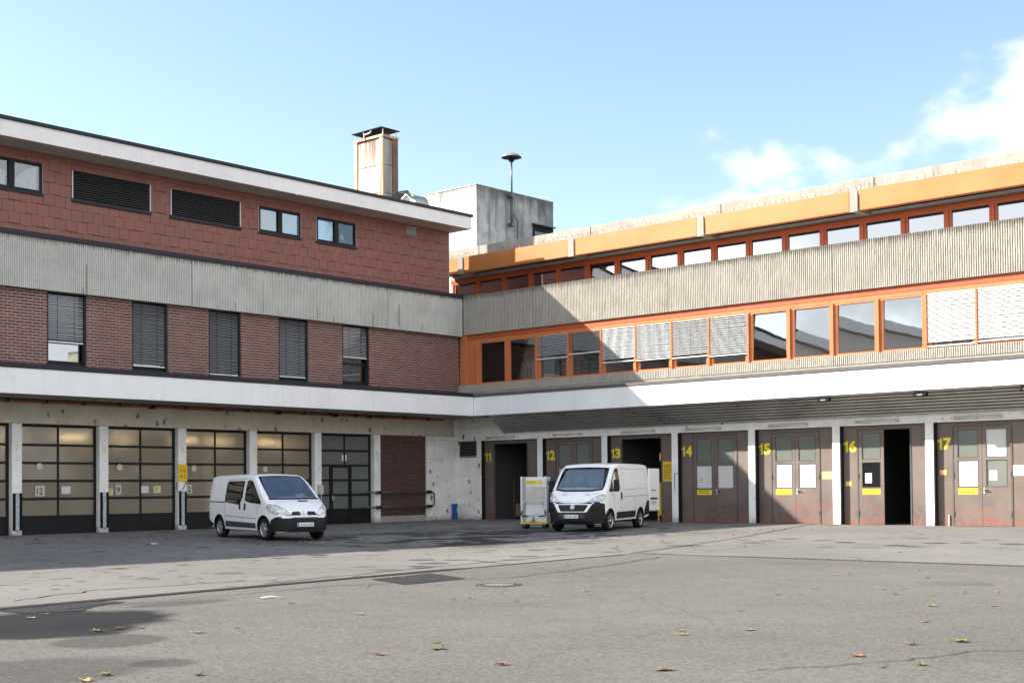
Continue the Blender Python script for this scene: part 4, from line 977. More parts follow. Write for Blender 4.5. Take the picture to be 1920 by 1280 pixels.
# canopy: white fascia, sloping slatted soffit
JX = [XC+.0, 3.45, 4.77, 8.67, 12.45, 16.30, 20.25, 24.15, 28.0, 31.9, X1]
for a, c in zip(JX[:-1], JX[1:]): MB().box(a+.004, c-.004, YC, YC+.06, 4.81, 5.665).build('canopy_fascia', 'white_fascia', RB, bevel=.004)
MB().box(XC-.1, X1, YC+.062, -.02, 5.0, 5.55).build('canopy_deck', 'slab_concrete', RB)
MB().box(XC-.06, X1, YC-.035, .0, 5.67, 5.805).build('canopy_coping', 'brown_steel', RB, bevel=.008)
MB().box(.032, 3.75, YC+.065, -.02, 4.84, 4.98).build('canopy_slab', 'slab_concrete', RB)
n = 8
for i in range(n):
    t0, t1 = i/n, (i+.60)/n; y0 = YC+.07+(-YC-.10)*t0; y1 = YC+.07+(-YC-.10)*t1; z0 = 4.80-.78*t0; z1 = 4.80-.78*t1
    xx = 3.62-.55*t0; seg = [xx, 9.4+.3*(i % 3), 15.2-.4*(i % 2), 21.0+.3*(i % 3), 27.2-.3*(i % 2), X1]
    for a, c in zip(seg[:-1], seg[1:]):
        sg = random.uniform(-.012, .004)
        b = MB(); b.add([(a+.003, y0, z0), (c-.003, y0, z0+sg*.3), (c-.003, y1, z1+sg*.3), (a+.003, y1, z1), (a+.003, (y0+y1)/2, (z0+z1)/2-.022), (c-.003, (y0+y1)/2, (z0+z1)/2-.022+sg)],
              [(0, 1, 5, 4), (4, 5, 2, 3)]).add([(a+.003, y0, z0+.03), (c-.003, y0, z0+.03), (c-.003, y1, z1+.03), (a+.003, y1, z1+.03)], [(0, 1, 2, 3)])
        b.build('soffit_slat', 'slat_metal', RB)
b = MB(); b.add([(3.74, YC+.07, 4.835), (X1, YC+.07, 4.835), (X1, -.03, 4.06), (3.22, -.03, 4.06)], [(0, 1, 2, 3)]); b.build('soffit_backing', 'black_metal', RB)
MB().bar((3.62, YC+.07, 4.80), (3.06, -.03, 4.02), .05, .05).build('soffit_edge', 'slat_metal', RB)
# canopy floodlights and tube lamps over the doors
for i, (x, w) in enumerate(((20.2, 'above door fifteen and 16'), (23.97, 'above door sixteen and 17'), (27.72, 'at the right edge of the picture'))):
    o = thing('floodlight', 'small black floodlight under the canopy edge, ' + ('leftmost of three', 'middle of three', 'rightmost of three')[i], 'lamp', (x, YC+.16, 4.60), group='floodlights under the canopy')
    MB().box(0, .48, -.08, .10, .0, .15).build('housing', 'black_metal', o, bevel=.015); MB().box(.14, .34, -.088, -.081, .03, .075).build('lens', 'lens_grey', o); MB().box(.20, .28, -.02, .04, .15, .24).build('bracket', 'black_metal', o)
lampx = [(1.9, 11), (5.9, 12), (9.9, 13), (13.2, 14), (17.15, 15), (20.9, 16), (24.75, 17)]
for (x, nn) in lampx:
    o = thing('tube_lamp', 'unlit fluorescent tube lamp above loading door %s' % WORD[nn], 'lamp', (x, -.06, 3.86), group='tube lamps above the loading doors')
    L = 1.75
    if nn == 12:
        for q in (.1, .85, 1.6): MB().box(q, q+.16, -.05, .065, -.03, .05).build('lamp_socket', 'lamp_housing', o, bevel=.015)
        MB().tube([(.1, .02, .02), (1.7, .02, .02)], .02, 8).build('conduit', 'lamp_housing', o)
    else:
        MB().box(0, L, -.02, .065, .0, .06).build('housing', 'lamp_housing', o, bevel=.01); MB().tube([(.06, -.03, -.02), (L-.06, -.03, -.02)], .022, 8).build('tube', 'tube_glass', o, smooth=True)
        MB().box(.0, .06, -.06, .0, -.05, .0).box(L-.06, L, -.06, .0, -.05, .0).build('lamp_socket', 'lamp_housing', o)
# first floor window band
MB().box(.0, .14, -.09, .2, 6.06, 6.44).build('sill_end', 'ribbed_warm', RB)
SEG = [.15, 4.88, 12.43, 20.06, 27.6, X1]
for a, c in zip(SEG[:-1], SEG[1:]):
    ribbed('sill_panel', 'ribbed_warm', RB, a+.006, c-.006, 6.05, 6.42, .10, .03, lambda u, o, z: (u, -o, z), pitch=.084, ridge=.046, segs=2)
MB().box(.15, X1, -.065, .20, 5.83, 6.045).build('sill_base', 'slab_concrete', RB)
SEG2 = [.46, 4.88, 12.43, 20.06, 27.6, X1]
for a, c in zip(SEG2[:-1], SEG2[1:]):
    ribbed('ribbed_panel', 'ribbed_warm', RB, a+.010, c-.010, 8.83, 10.70, .10, .048, lambda u, o, z: (u, -o, z), pitch=.086, ridge=.042, jit=.006)
box('panel_backing', 'groove_dark', RB, .46, X1, .14, .235, 8.84, 10.66)
box('head_panel', 'orange_paint', RB, 1.0, X1, .03, .12, 8.43, 8.58)
box('head_shade', 'red_orange', RB, .2, X1, .015, .12, 8.585, 8.84)  # dark red strip stands in for the shadow under the ribbed band
for x in (4.9, 8.65, 12.4, 16.1, 19.85, 23.6, 27.3): box('panel_joint', 'red_orange', RB, x, x+.012, .026, .031, 8.43, 8.56)
MB().box(.16, .62, -.03, .12, 6.42, 8.80).build('corner_panel', 'orange_paint', RB, bevel=.008)
MB().box(.70, 1.20, .03, .12, 6.42, 8.43).build('corner_panel', 'orange_paint', RB, bevel=.008); box('corner_panel', 'orange_paint', RB, .62, .70, .06, .13, 6.42, 8.43); box('corner_panel', 'orange_paint', RB, .62, 1.0, .03, .12, 8.43, 8.82)
MX = [1.30+1.871*k for k in range(19)]
BL = {2: 7.37, 3: 7.47, 4: 6.95, 5: 6.93, 6: 6.89, 7: 6.84, 12: 6.52, 13: 6.56, 14: 6.5, 15: 6.9}
TL = {2: -.55, 3: -.12, 4: -.78, 5: -.74, 6: -.62, 7: -.66, 12: -1.15, 13: -1.15, 14: -1.1, 15: -.6}
for k in range(18):
    a, c = MX[k], MX[k+1]
    w = bpy.data.objects.new('window', None); COL.objects.link(w); w.parent = RB
    MB().box(a-.035, a+.035, -.045, .06, 6.425, 8.425).build('guide_rail', 'orange_paint', w, bevel=.006)
    MB().box(a+.04, a+.15, .04, .12, 6.425, 8.425).box(c-.15, c-.04, .04, .12, 6.425, 8.425).box(a+.15, c-.15, .04, .12, 6.425, 6.50).box(a+.15, c-.15, .04, .12, 8.36, 8.425).build('frame', 'orange_paint', w)
    each(MB().box(a+.15, a+.19, .06, .13, 6.50, 8.36).box(c-.19, c-.15, .06, .13, 6.50, 8.36), 'sash', 'orange_paint', w, bevel=.006)
    tilt = {8: 3.6, 9: 2.7, 10: 1.25, 11: .75}.get(k, 0)             # panes given a tilt that makes them mirror the sky
    pn = link('pane', MB().box(-(c-a)/2+.19, (c-a)/2-.19, -.003, .003, -.93, .93).mesh('pane', 'coated_glass' if tilt else 'window_glass'), w, ((a+c)/2, .10, 7.43)); pn.rotation_euler.x = R(-tilt)
    if k in BL:
        zb = BL[k]; n = int((8.40-zb)/.086); mt = 'blind_cream' if k >= 12 else 'blind_slat'; me = slat_me(c-a-.09, mt, 'X', TL[k], w=.068)
        for i in range(n): s = link('slat', me, w, (a+.045, -.005, 8.39-i*.086)); s.rotation_euler.y = random.uniform(-.004, .004)
        MB().box(a+.04, c-.04, -.035, .025, zb-.055, zb).build('bottom_rail', 'aluminium' if k < 4 else 'blind_cream', w, bevel=.006)
        b = MB()
        for t in (.2, .5, .8): x = a+(c-a)*t; b.box(x-.005, x+.005, -.042, -.038, zb-.02, 8.39)
        each(b, 'ladder_cord', 'shelf_metal', w)
# office interior with shelves and trolleys
MB().box(.2, X1, 4.0, 4.2, 6.03, 8.85).box(.13, .155, .16, 4.0, 6.03, 8.85).build('office_wall', 'room_light', RB)
MB().box(1.0, X1, .26, 4.0, 8.62, 8.80).build('office_ceiling', 'room_light', RB)
MB().box(.16, X1, .2, 4.0, 6.03, 6.06).build('office_floor', 'room_light', RB)
def shelf_unit(x, y, w, label):
    o = thing('shelf_unit', label, 'shelves', (x, y, 6.065), group='metal shelving seen through the office windows')
    b = MB()
    for p in (0, w): b.box(p-.02, p+.02, 0, .04, 0, 1.35).box(p-.02, p+.02, .4, .44, 0, 1.35)
    b.build('post', 'shelf_metal', o)
    for i in range(6): MB().box(.02, w-.02, 0, .44, .1+i*.22, .13+i*.22).build('shelf', 'shelf_metal', o)
shelf_unit(1.6, .75, 1.3, 'metal shelving behind the first office window from the corner'); shelf_unit(5.4, .8, 1.25, 'metal shelving under the first lowered blind'); shelf_unit(7.1, .8, .8, 'metal shelving under the dark second blind')
tw = thing('white_cabinet', 'pale metal cabinet with handle behind the second office window', 'cabinet', (3.5, .75, 6.065)); MB().box(0, .75, 0, .5, 0, 1.3).build('body', 'room_light', tw, bevel=.01); MB().tube([(.35, -.01, .6), (.35, -.06, .62), (.35, -.06, 1.0), (.55, -.06, 1.0), (.55, -.06, .5)], .02, 6).build('handle', 'black_metal', tw)
# top storey, set back behind the ribbed band
YO, YW = 2.8, 3.9
MB().box(-4.2, X1, YW+.06, 12, 10.45, 12.25).build('top_core', 'room_dark', RB) if False else None
MB().box(-4.2, X1, YW+2.6, 12, 10.45, 12.4).build('top_room_wall', 'room_light', RB)
MB().box(-4.2, X1, YW+.02, YW+2.6, 12.42, 12.6).build('top_room_ceiling', 'room_light', RB)
MB().box(-4.2, X1, YW-.05, YW+.06, 12.15, 12.42).build('head_panel', 'red_orange', RB)
MB().box(-4.2, X1, YW-.08, YW-.052, 12.26, 12.36).build('head_ledge', 'red_orange', RB)
TM = [-.47+1.80*k for k in range(-2, 21)]
for k in range(len(TM)-1):
    a, c = TM[k], TM[k+1]
    w = bpy.data.objects.new('window', None); COL.objects.link(w); w.parent = RB
    MB().box(a-.05, a+.05, YW-.07, YW+.05, 10.46, 12.15).build('mullion', 'red_orange', w, bevel=.008)
    each(MB().box(a+.055, a+.16, YW-.02, YW+.05, 10.46, 12.15).box(c-.16, c-.055, YW-.02, YW+.05, 10.46, 12.15), 'frame', 'red_orange', w)
    each(MB().box(a+.16, c-.16, YW-.01, YW+.04, 12.06, 12.15).box(a+.16, c-.16, YW-.01, YW+.04, 10.46, 10.55), 'sash', 'anthracite', w)
    xm = (a+c)/2; tl = max(0, math.degrees(math.atan2(3.4, max(1, (xm-.4)/.613)))/2-4.6) if xm > 5.2 else 0     # tilt chosen so the pane mirrors sky above the left roof
    pn = link('pane', MB().box(-(c-a)/2+.16, (c-a)/2-.16, -.003, .003, -.755, .755).mesh('pane', 'top_glass'), w, (xm, YW+.04, 11.305)); pn.rotation_euler.x = R(-tl)
# eaves: soffit, tube runs, orange panels, concrete brackets
MB().box(-4.2, X1, YO+.06, YW+.3, 12.60, 12.75).build('eaves_soffit', 'black_metal', RB)
for y in (YO+.45,):
    x = -3.6
    while x < X1-2: MB().box(x, x+1.75, y, y+.05, 12.52, 12.58).build('eaves_rail', 'steel_tube', RB); x += 1.83
BRX = [4.68-7.33, 4.68, 4.68+7.33, 4.68+14.66, 4.68+21.99, 4.68+29.32]
for i, x in enumerate(BRX):
    MB().box(x, x+.36, YO-.06, YO+.06, 12.43, 13.28).build('bracket', 'parapet_concrete', RB, bevel=.012); MB().box(x+.02, x+.34, YO+.062, YW+.1, 12.46, 12.6).build('bracket_beam', 'parapet_concrete', RB)
    if i+1 < len(BRX): MB().box(x+.41, BRX[i+1]-.05, YO, YO+.05, 12.505, 13.30).build('eaves_panel', 'orange_panel', RB, bevel=.004); 
    if i+1 < len(BRX): MB().box(x+.41, BRX[i+1]-.05, YO+.0, YO+.3, 12.485, 12.502).build('panel_return', 'orange_paint', RB)
MB().box(-4.2, BRX[0]-.05, YO, YO+.05, 12.505, 13.30).build('eaves_panel', 'orange_panel', RB)
PJ = [-4.0, -1.75, 5.55, 12.85, 20.1, 27.4, X1]
for a, c in zip(PJ[:-1], PJ[1:]): MB().box(a+.02, c-.02, YO+.6, YO+.85, 12.76, 13.88).build('parapet_panel', 'parapet_concrete', RB, bevel=.012)
MB().box(-4.2, X1, YO+.86, 12, 12.76, 13.4).build('roof_deck', 'slab_concrete', RB)
MB().box(-4.2, X1, YO+.052, YO+.58, 12.78, 13.12).build('eaves_gutter', 'slab_concrete', RB)
# razor wire along the eaves
rw = thing('razor_wire', 'loose coil of razor wire along the orange eaves', 'wire')
x = -3.5; part = 0
while x < X1-2:
    L = random.uniform(5, 8); pts = []; n = int(L/.30*12); rr = random.uniform(.17, .24)
    for i in range(n+1):
        t = i/12*2*math.pi; xx = x+L*i/n; rj = rr*(1+.25*math.sin(xx*1.7)+.15*math.sin(xx*5.1))
        pts.append((xx+.05*math.sin(t*.37), YO+.30+rj*.8*math.cos(t), 13.28+rj*math.sin(t)+.05*math.sin(xx*2.3)))
    MB().tube(pts, .008, 4, caps=False).build('wire_coil', 'wire_steel', rw); x += L*random.uniform(.96, 1.05)
# ------------------------------------------------------------------ concrete tower behind
TW = thing('concrete_tower', 'stained concrete stair tower rising behind the two wings', 'building', (0, 0, 0))
MB().box(-13, -4.36, 6.0, 12.45, 0, 17.88).build('shaft', 'tower_concrete', TW, bevel=.02)
MB().box(-4.36, -4.35, 6.02, 12.43, 10, 17.86).build('side_face', 'tower_side', TW)  # darker, streaked concrete on this one face
MB().box(-13.03, -4.33, 5.97, 12.48, 17.885, 17.93).build('coping', 'dish_metal', TW)
MB().box(-4.37, -4.30, 10.6, 12.35, 15.3, 16.35).build('window_recess', 'black_metal', TW); MB().box(-4.30, -4.27, 10.7, 12.25, 15.4, 16.0).build('pane', 'window_glass', TW); MB().box(-4.36, -4.1, 10.5, 12.4, 16.36, 16.42).build('window_hood', 'steel_tube', TW)
sm = thing('siren_mast', 'mushroom shaped warning siren on a mast fixed to the concrete tower', 'siren', (-4.10, 8.58, 15.9))
MB().tube([(0, 0, 0), (0, 0, 1.75)], .09, 10).build('lower_tube', 'steel_tube', sm, smooth=True); MB().tube([(0, 0, 1.7), (0, 0, 3.75)], .05, 10).build('mast', 'steel_tube', sm, smooth=True)
MB().lathe([(0, 4.12), (.22, 4.10), (.40, 4.02), (.56, 3.88), (.57, 3.86)], 28).build('siren_dish', 'dish_metal', sm, smooth=True); MB().lathe([(.565, 3.862), (.4, 3.88), (.25, 3.84), (0, 3.84)], 28).build('dish_underside', 'black_metal', sm, smooth=True)  # underside of the dish coloured black to stand for its shade
MB().lathe([(0, 3.85), (.17, 3.85), (.17, 3.70), (.10, 3.62), (0, 3.6)], 16).build('siren_motor', 'black_metal', sm, smooth=True)
for z in (.05, 1.65): MB().box(-.22, .1, -.12, .12, z, z+.16).build('wall_clamp', 'steel_tube', sm)
MB().tube([(.0, .1, .8), (.0, .45, .3), (.02, .42, -.4), (0, .5, -.6)], .02, 6).build('cable', 'black_metal', sm)
# ------------------------------------------------------------------ vans
def interp(tab, x):
    if x <= tab[0][0]: return tab[0][1]
    for (a, b), (c, d) in zip(tab[:-1], tab[1:]):
        if x <= c: return b+(d-b)*((x-a)/(c-a))
    return tab[-1][1]
def rpoly(pts, r, n=4):
    out = []; m_ = len(pts)
    for i in range(m_):
        p0, p, p1 = Vector(pts[i-1]), Vector(pts[i]), Vector(pts[(i+1) % m_]); rr = min(r, (p0-p).length*.45, (p1-p).length*.45)
        a = p+(p0-p).normalized()*rr; c = p+(p1-p).normalized()*rr
        for k in range(n+1): t = k/n; out.append(tuple(a*(1-t)**2+p*2*t*(1-t)+c*t*t))
    return out
def van_body(name, root, top, bot, wid, tumble, rad, xs, axles, ra, rw_x=None):
    b = MB(); K = 12; A = 6; rings = []
    for x in xs:
        T, B, Wd = interp(top, x), interp(bot, x), interp(wid, x); r = min(interp(rad, x), (T-B)*.45); ring = []
        for k in range(K+1):
            z = B+(T-r-B)*k/K; ring.append((Wd*interp(tumble, z), z))
        we = ring[-1][0]
        for k in range(1, A+1): t = math.pi/2*k/A; ring.append((we-r*1.25*(1-math.cos(t)), T-r+r*math.sin(t)))
        ring.append((ring[-1][0]*.5, T+.018)); ring.append((0, T+.025)); 
        full = [(0, B)] + ring + [(-w, z) for (w, z) in reversed(ring[:-1])]
        rings.append([(x, w, z) for (w, z) in full])
    n = len(rings[0])
    for r_ in rings: b.v += r_
    for i in range(len(xs)-1):
        for k in range(n): b.f.append((i*n+k, i*n+(k+1) % n, (i+1)*n+(k+1) % n, (i+1)*n+k))
    b.f += [tuple(range(n)), tuple((len(xs)-1)*n+k for k in range(n-1, -1, -1))]
    me = b.mesh(name, 'car_white', smooth=True); o = link(name, me, root)
    cut = MB()
    for ax in axles:
        for s in (-1, 1): cut.lathe([(0, -.02), (ra, -.02), (ra, .62), (0, .62)], 40, Matrix.Translation((ax, s*1.2, .33)) @ Matrix.Rotation(R(90*s), 4, 'X'))
    cm = cut.mesh('cut', 'black_plastic'); co = link('cut', cm, root)
    m_ = o.modifiers.new('b', 'BOOLEAN'); m_.object = co; m_.operation = 'DIFFERENCE'; m_.solver = 'EXACT'
    try: m_.material_mode = 'TRANSFER'
    except Exception: pass
    dg = bpy.context.evaluated_depsgraph_get(); dg.update()
    me2 = bpy.data.meshes.new_from_object(o.evaluated_get(dg)); o.modifiers.clear(); o.data = me2; bpy.data.objects.remove(co)
    shade_auto(me2, 34)
    bm = bmesh.new(); bm.from_mesh(me); bv = BVHTree.FromBMesh(bm); bm.free()
    return o, bv
def decal(name, mat, parent, bv, poly, side, off=.006, depth=.02, step=.07, smooth=True):
    """a shaped panel laid on the bodywork; side: 'F' front, 'B' back, 1 / -1 the van's left / right flank"""
    bm = bmesh.new(); vs = [bm.verts.new((p[0], p[1], 0)) for p in poly]; bm.faces.new(vs)
    for ax in (0, 1):
        lo = min(p[ax] for p in poly); hi = max(p[ax] for p in poly); k = lo+step
        while k < hi:
            co = [0, 0, 0]; co[ax] = k; no = [0, 0, 0]; no[ax] = 1
            bmesh.ops.bisect_plane(bm, geom=bm.verts[:]+bm.edges[:]+bm.faces[:], plane_co=co, plane_no=no); k += step
    bmesh.ops.triangulate(bm, faces=[f for f in bm.faces if len(f.verts) > 4])
    d = {'F': Vector((-1, 0, 0)), 'B': Vector((1, 0, 0)), 1: Vector((0, -1, 0)), -1: Vector((0, 1, 0))}[side]
    bnd = [e for e in bm.edges if e.is_boundary]
    base = {}
    for v in bm.verts:
        a, c = v.co.x, v.co.y
        o = {'F': Vector((9, a, c)), 'B': Vector((-9, a, c)), 1: Vector((a, 5, c)), -1: Vector((a, -5, c))}[side]
        h = bv.ray_cast(o, d)
        p, nn = (h[0], h[1]) if h[0] is not None else bv.find_nearest(o+d*(8 if isinstance(side, str) else 4))[:2]
        if nn.dot(d) > 0: nn = -nn
        base[v] = p + nn*off, p - nn*depth
    ring = {}
    for v in bm.verts: v.co = base[v][0]
    for e in bnd:
        for v in e.verts:
            if v not in ring: ring[v] = bm.verts.new(base[v][1])
    for e in bnd: bm.faces.new((e.verts[0], e.verts[1], ring[e.verts[1]], ring[e.verts[0]]))
    bmesh.ops.recalc_face_normals(bm, faces=bm.faces)
    me = bpy.data.meshes.new(name); bm.to_mesh(me); bm.free(); me.materials.append(MATS[mat])
    if smooth: shade_auto(me, 35)
    return link(name, me, parent)
def headlight(o, bv, poly, r, side, off):
    cx = sum(p[0] for p in poly)/len(poly); cy = sum(p[1] for p in poly)/len(poly)
    decal('headlight_rim', 'grey_plastic', o, bv, rpoly([(cx+(p[0]-cx)*1.07, cy+(p[1]-cy)*1.12) for p in poly], r), side, off=off-.004, depth=.02)
    h = decal('headlight', 'headlamp', o, bv, rpoly(poly, r), side, off=off, depth=.02)
    decal('lamp_lens', 'paper', h, bv, [(cx+.045*math.cos(t), cy+.04*math.sin(t)) for t in [2*math.pi*i/12 for i in range(12)]], side, off=off+.004, depth=.01)
def wheel(root, x, y, r, w, style, steer=0.0):
    s = 1 if y > 0 else -1
    M = Matrix.Translation((x, y, r)) @ Matrix.Rotation(steer, 4, 'Z') @ Matrix.Rotation(R(-90*s), 4, 'X')     # +z of the wheel points outwards
    wo = bpy.data.objects.new('wheel', None); COL.objects.link(wo); wo.parent = root
    rr = r*.66
    MB().lathe([(rr-.02, -w/2), (r-.05, -w/2), (r-.015, -w/2+.025), (r, -w/2+.05), (r, w/2-.05), (r-.015, w/2-.025), (r-.05, w/2), (rr, w/2-.005), (rr-.01, w/2-.03)], 40, M).build('tyre', 'rubber', wo, smooth=True)
    MB().lathe([(rr+.002, w/2-.012), (rr-.015, w/2-.015), (rr-.03, w/2-.05), (rr-.03, -w/2)], 32, M).build('rim', 'rim_silver', wo, smooth=True)
    MB().lathe([(rr-.025, w/2-.085), (0, w/2-.085)], 24, M).build('brake_disc', 'black_plastic', wo)
    b = MB(); n = 6 if style == 'spoke' else 8
    if style == 'spoke':
        for i in range(n):
            t = 2*math.pi*i/n; c, s_ = math.cos(t), math.sin(t); q = []
            for (rad, hw, h) in ((.05, .035, w/2-.012), (rr-.03, .055, w/2-.022)):
                for z in (h-.03, h):
                    for e in (-hw, hw): q.append(M @ Vector((rad*c-e*s_, rad*s_+e*c, z)))
            b.add(q, [(0, 1, 3, 2), (4, 6, 7, 5), (0, 4, 5, 1), (2, 3, 7, 6), (0, 2, 6, 4), (1, 5, 7, 3)])
        b.build('spoke', 'rim_silver', wo)
        MB().lathe([(.075, w/2-.03), (.07, w/2-.008), (.05, w/2-.002), (0, w/2)], 16, M).build('hub_cap', 'rim_silver', wo, smooth=True)
    else:
        MB().lathe([(rr-.03, w/2-.03), (rr*.62, w/2-.045), (rr*.5, w/2-.02), (0, w/2-.015)], 32, M).build('wheel_disc', 'grey_plastic', wo, smooth=True)
        for i in range(n):
            t = 2*math.pi*i/n; MB().lathe([(.034, w/2-.034), (.034, w/2-.024), (0, w/2-.024)], 10, M @ Matrix.Translation((rr*.66*math.cos(t), rr*.66*math.sin(t), 0))).build('trim_plate', 'rim_silver', wo)
        MB().lathe([(.06, w/2-.03), (.055, w/2+.0), (0, w/2+.004)], 16, M).build('hub_cap', 'rim_silver', wo, smooth=True)
def seam(root, bv, pts, side, w=.012):
    """a shut line along the flank"""
    for a, c in zip(pts[:-1], pts[1:]):
        dx, dz = c[0]-a[0], c[1]-a[1]; L = math.hypot(dx, dz); nx, nz = -dz/L*w/2, dx/L*w/2
        decal('shut_line', 'door_seam', root, bv, [(a[0]+nx, a[1]+nz), (a[0]-nx, a[1]-nz), (c[0]-nx, c[1]-nz), (c[0]+nx, c[1]+nz)], side, off=.0015, depth=.004, step=.1)
def plate(root, bv, y, z, txt, side='F', w=.52, h=.115):
    p = decal('number_plate', 'paper', root, bv, [(y-w/2, z-h/2), (y+w/2, z-h/2), (y+w/2, z+h/2), (y-w/2, z+h/2)], side, off=.05, depth=.0, step=.6, smooth=False)
    xs_ = [v.co.x for v in p.data.vertices]; xm = max(xs_) if side == 'F' else min(xs_)
    p.data.clear_geometry(); x0, x1 = (xm-.04, xm) if side == 'F' else (xm, xm+.04)
    q = MB().box(x0, x1, y-w/2, y+w/2, z-h/2, z+h/2); p.data.from_pydata(q.v, [], q.f); p.data.update()
    if side == 'F':
        bl = MB().box(xm+.0002, xm+.0015, y-w/2+.004, y-w/2+.045, z-h/2+.004, z+h/2-.004).build('country_strip', 'blue_plastic', p)
        text('lettering', txt, 'ink', p, TXT_L, (xm+.0025, y-w/2+.065, z-h*.33), h*.66, .004, width=w*.82)
def mirror(root, x, y, z, s, hh=.24, ww=.16):
    m_ = bpy.data.objects.new('mirror', None); COL.objects.link(m_); m_.parent = root
    b = MB(); yy = y+s*.11
    b.box(x-.05, x+.07, min(yy, yy+s*ww), max(yy, yy+s*ww), z, z+hh); b.build('housing', 'black_plastic', m_, bevel=.035)
    MB().box(x-.056, x-.051, min(yy+s*.015, yy+s*(ww-.015)), max(yy+s*.015, yy+s*(ww-.015)), z+.02, z+hh-.02).build('mirror_glass', 'dark_glass', m_)
    MB().bar((x, y-s*.02, z+.03), (x, yy+s*.03, z+.05), .09, .06).build('arm', 'black_plastic', m_, bevel=.01)
def cabin(root, x0, x1, hw, zf, zt):
    MB().box(x1-.25, x1+.28, -hw, hw, zf+.25, zf+.62).build('dashboard', 'grey_plastic', root, bevel=.06); MB().lathe([(.17, -.012), (.185, 0), (.17, .012), (.155, 0), (.17, -.012)], 20, Matrix.Translation((x1-.35, .42, zf+.68)) @ Matrix.Rotation(R(-65), 4, 'Y')).build('steering_wheel', 'black_plastic', root, smooth=True)
    """seats, dash and bulkhead seen through the glass"""
    MB().box(x0-.05, x0, -hw, hw, zf, zt).build('bulkhead', 'shelf_metal', root)
    for y in (-.45, .42):
        MB().box(x0+.12, x0+.30, y-.24, y+.24, zf+.25, zf+.95).build('seat', 'grey_plastic', root, bevel=.05); MB().box(x0+.14, x0+.26, y-.13, y+.13, zf+1.0, zf+1.2).build('head_rest', 'shelf_metal', root, bevel=.04)

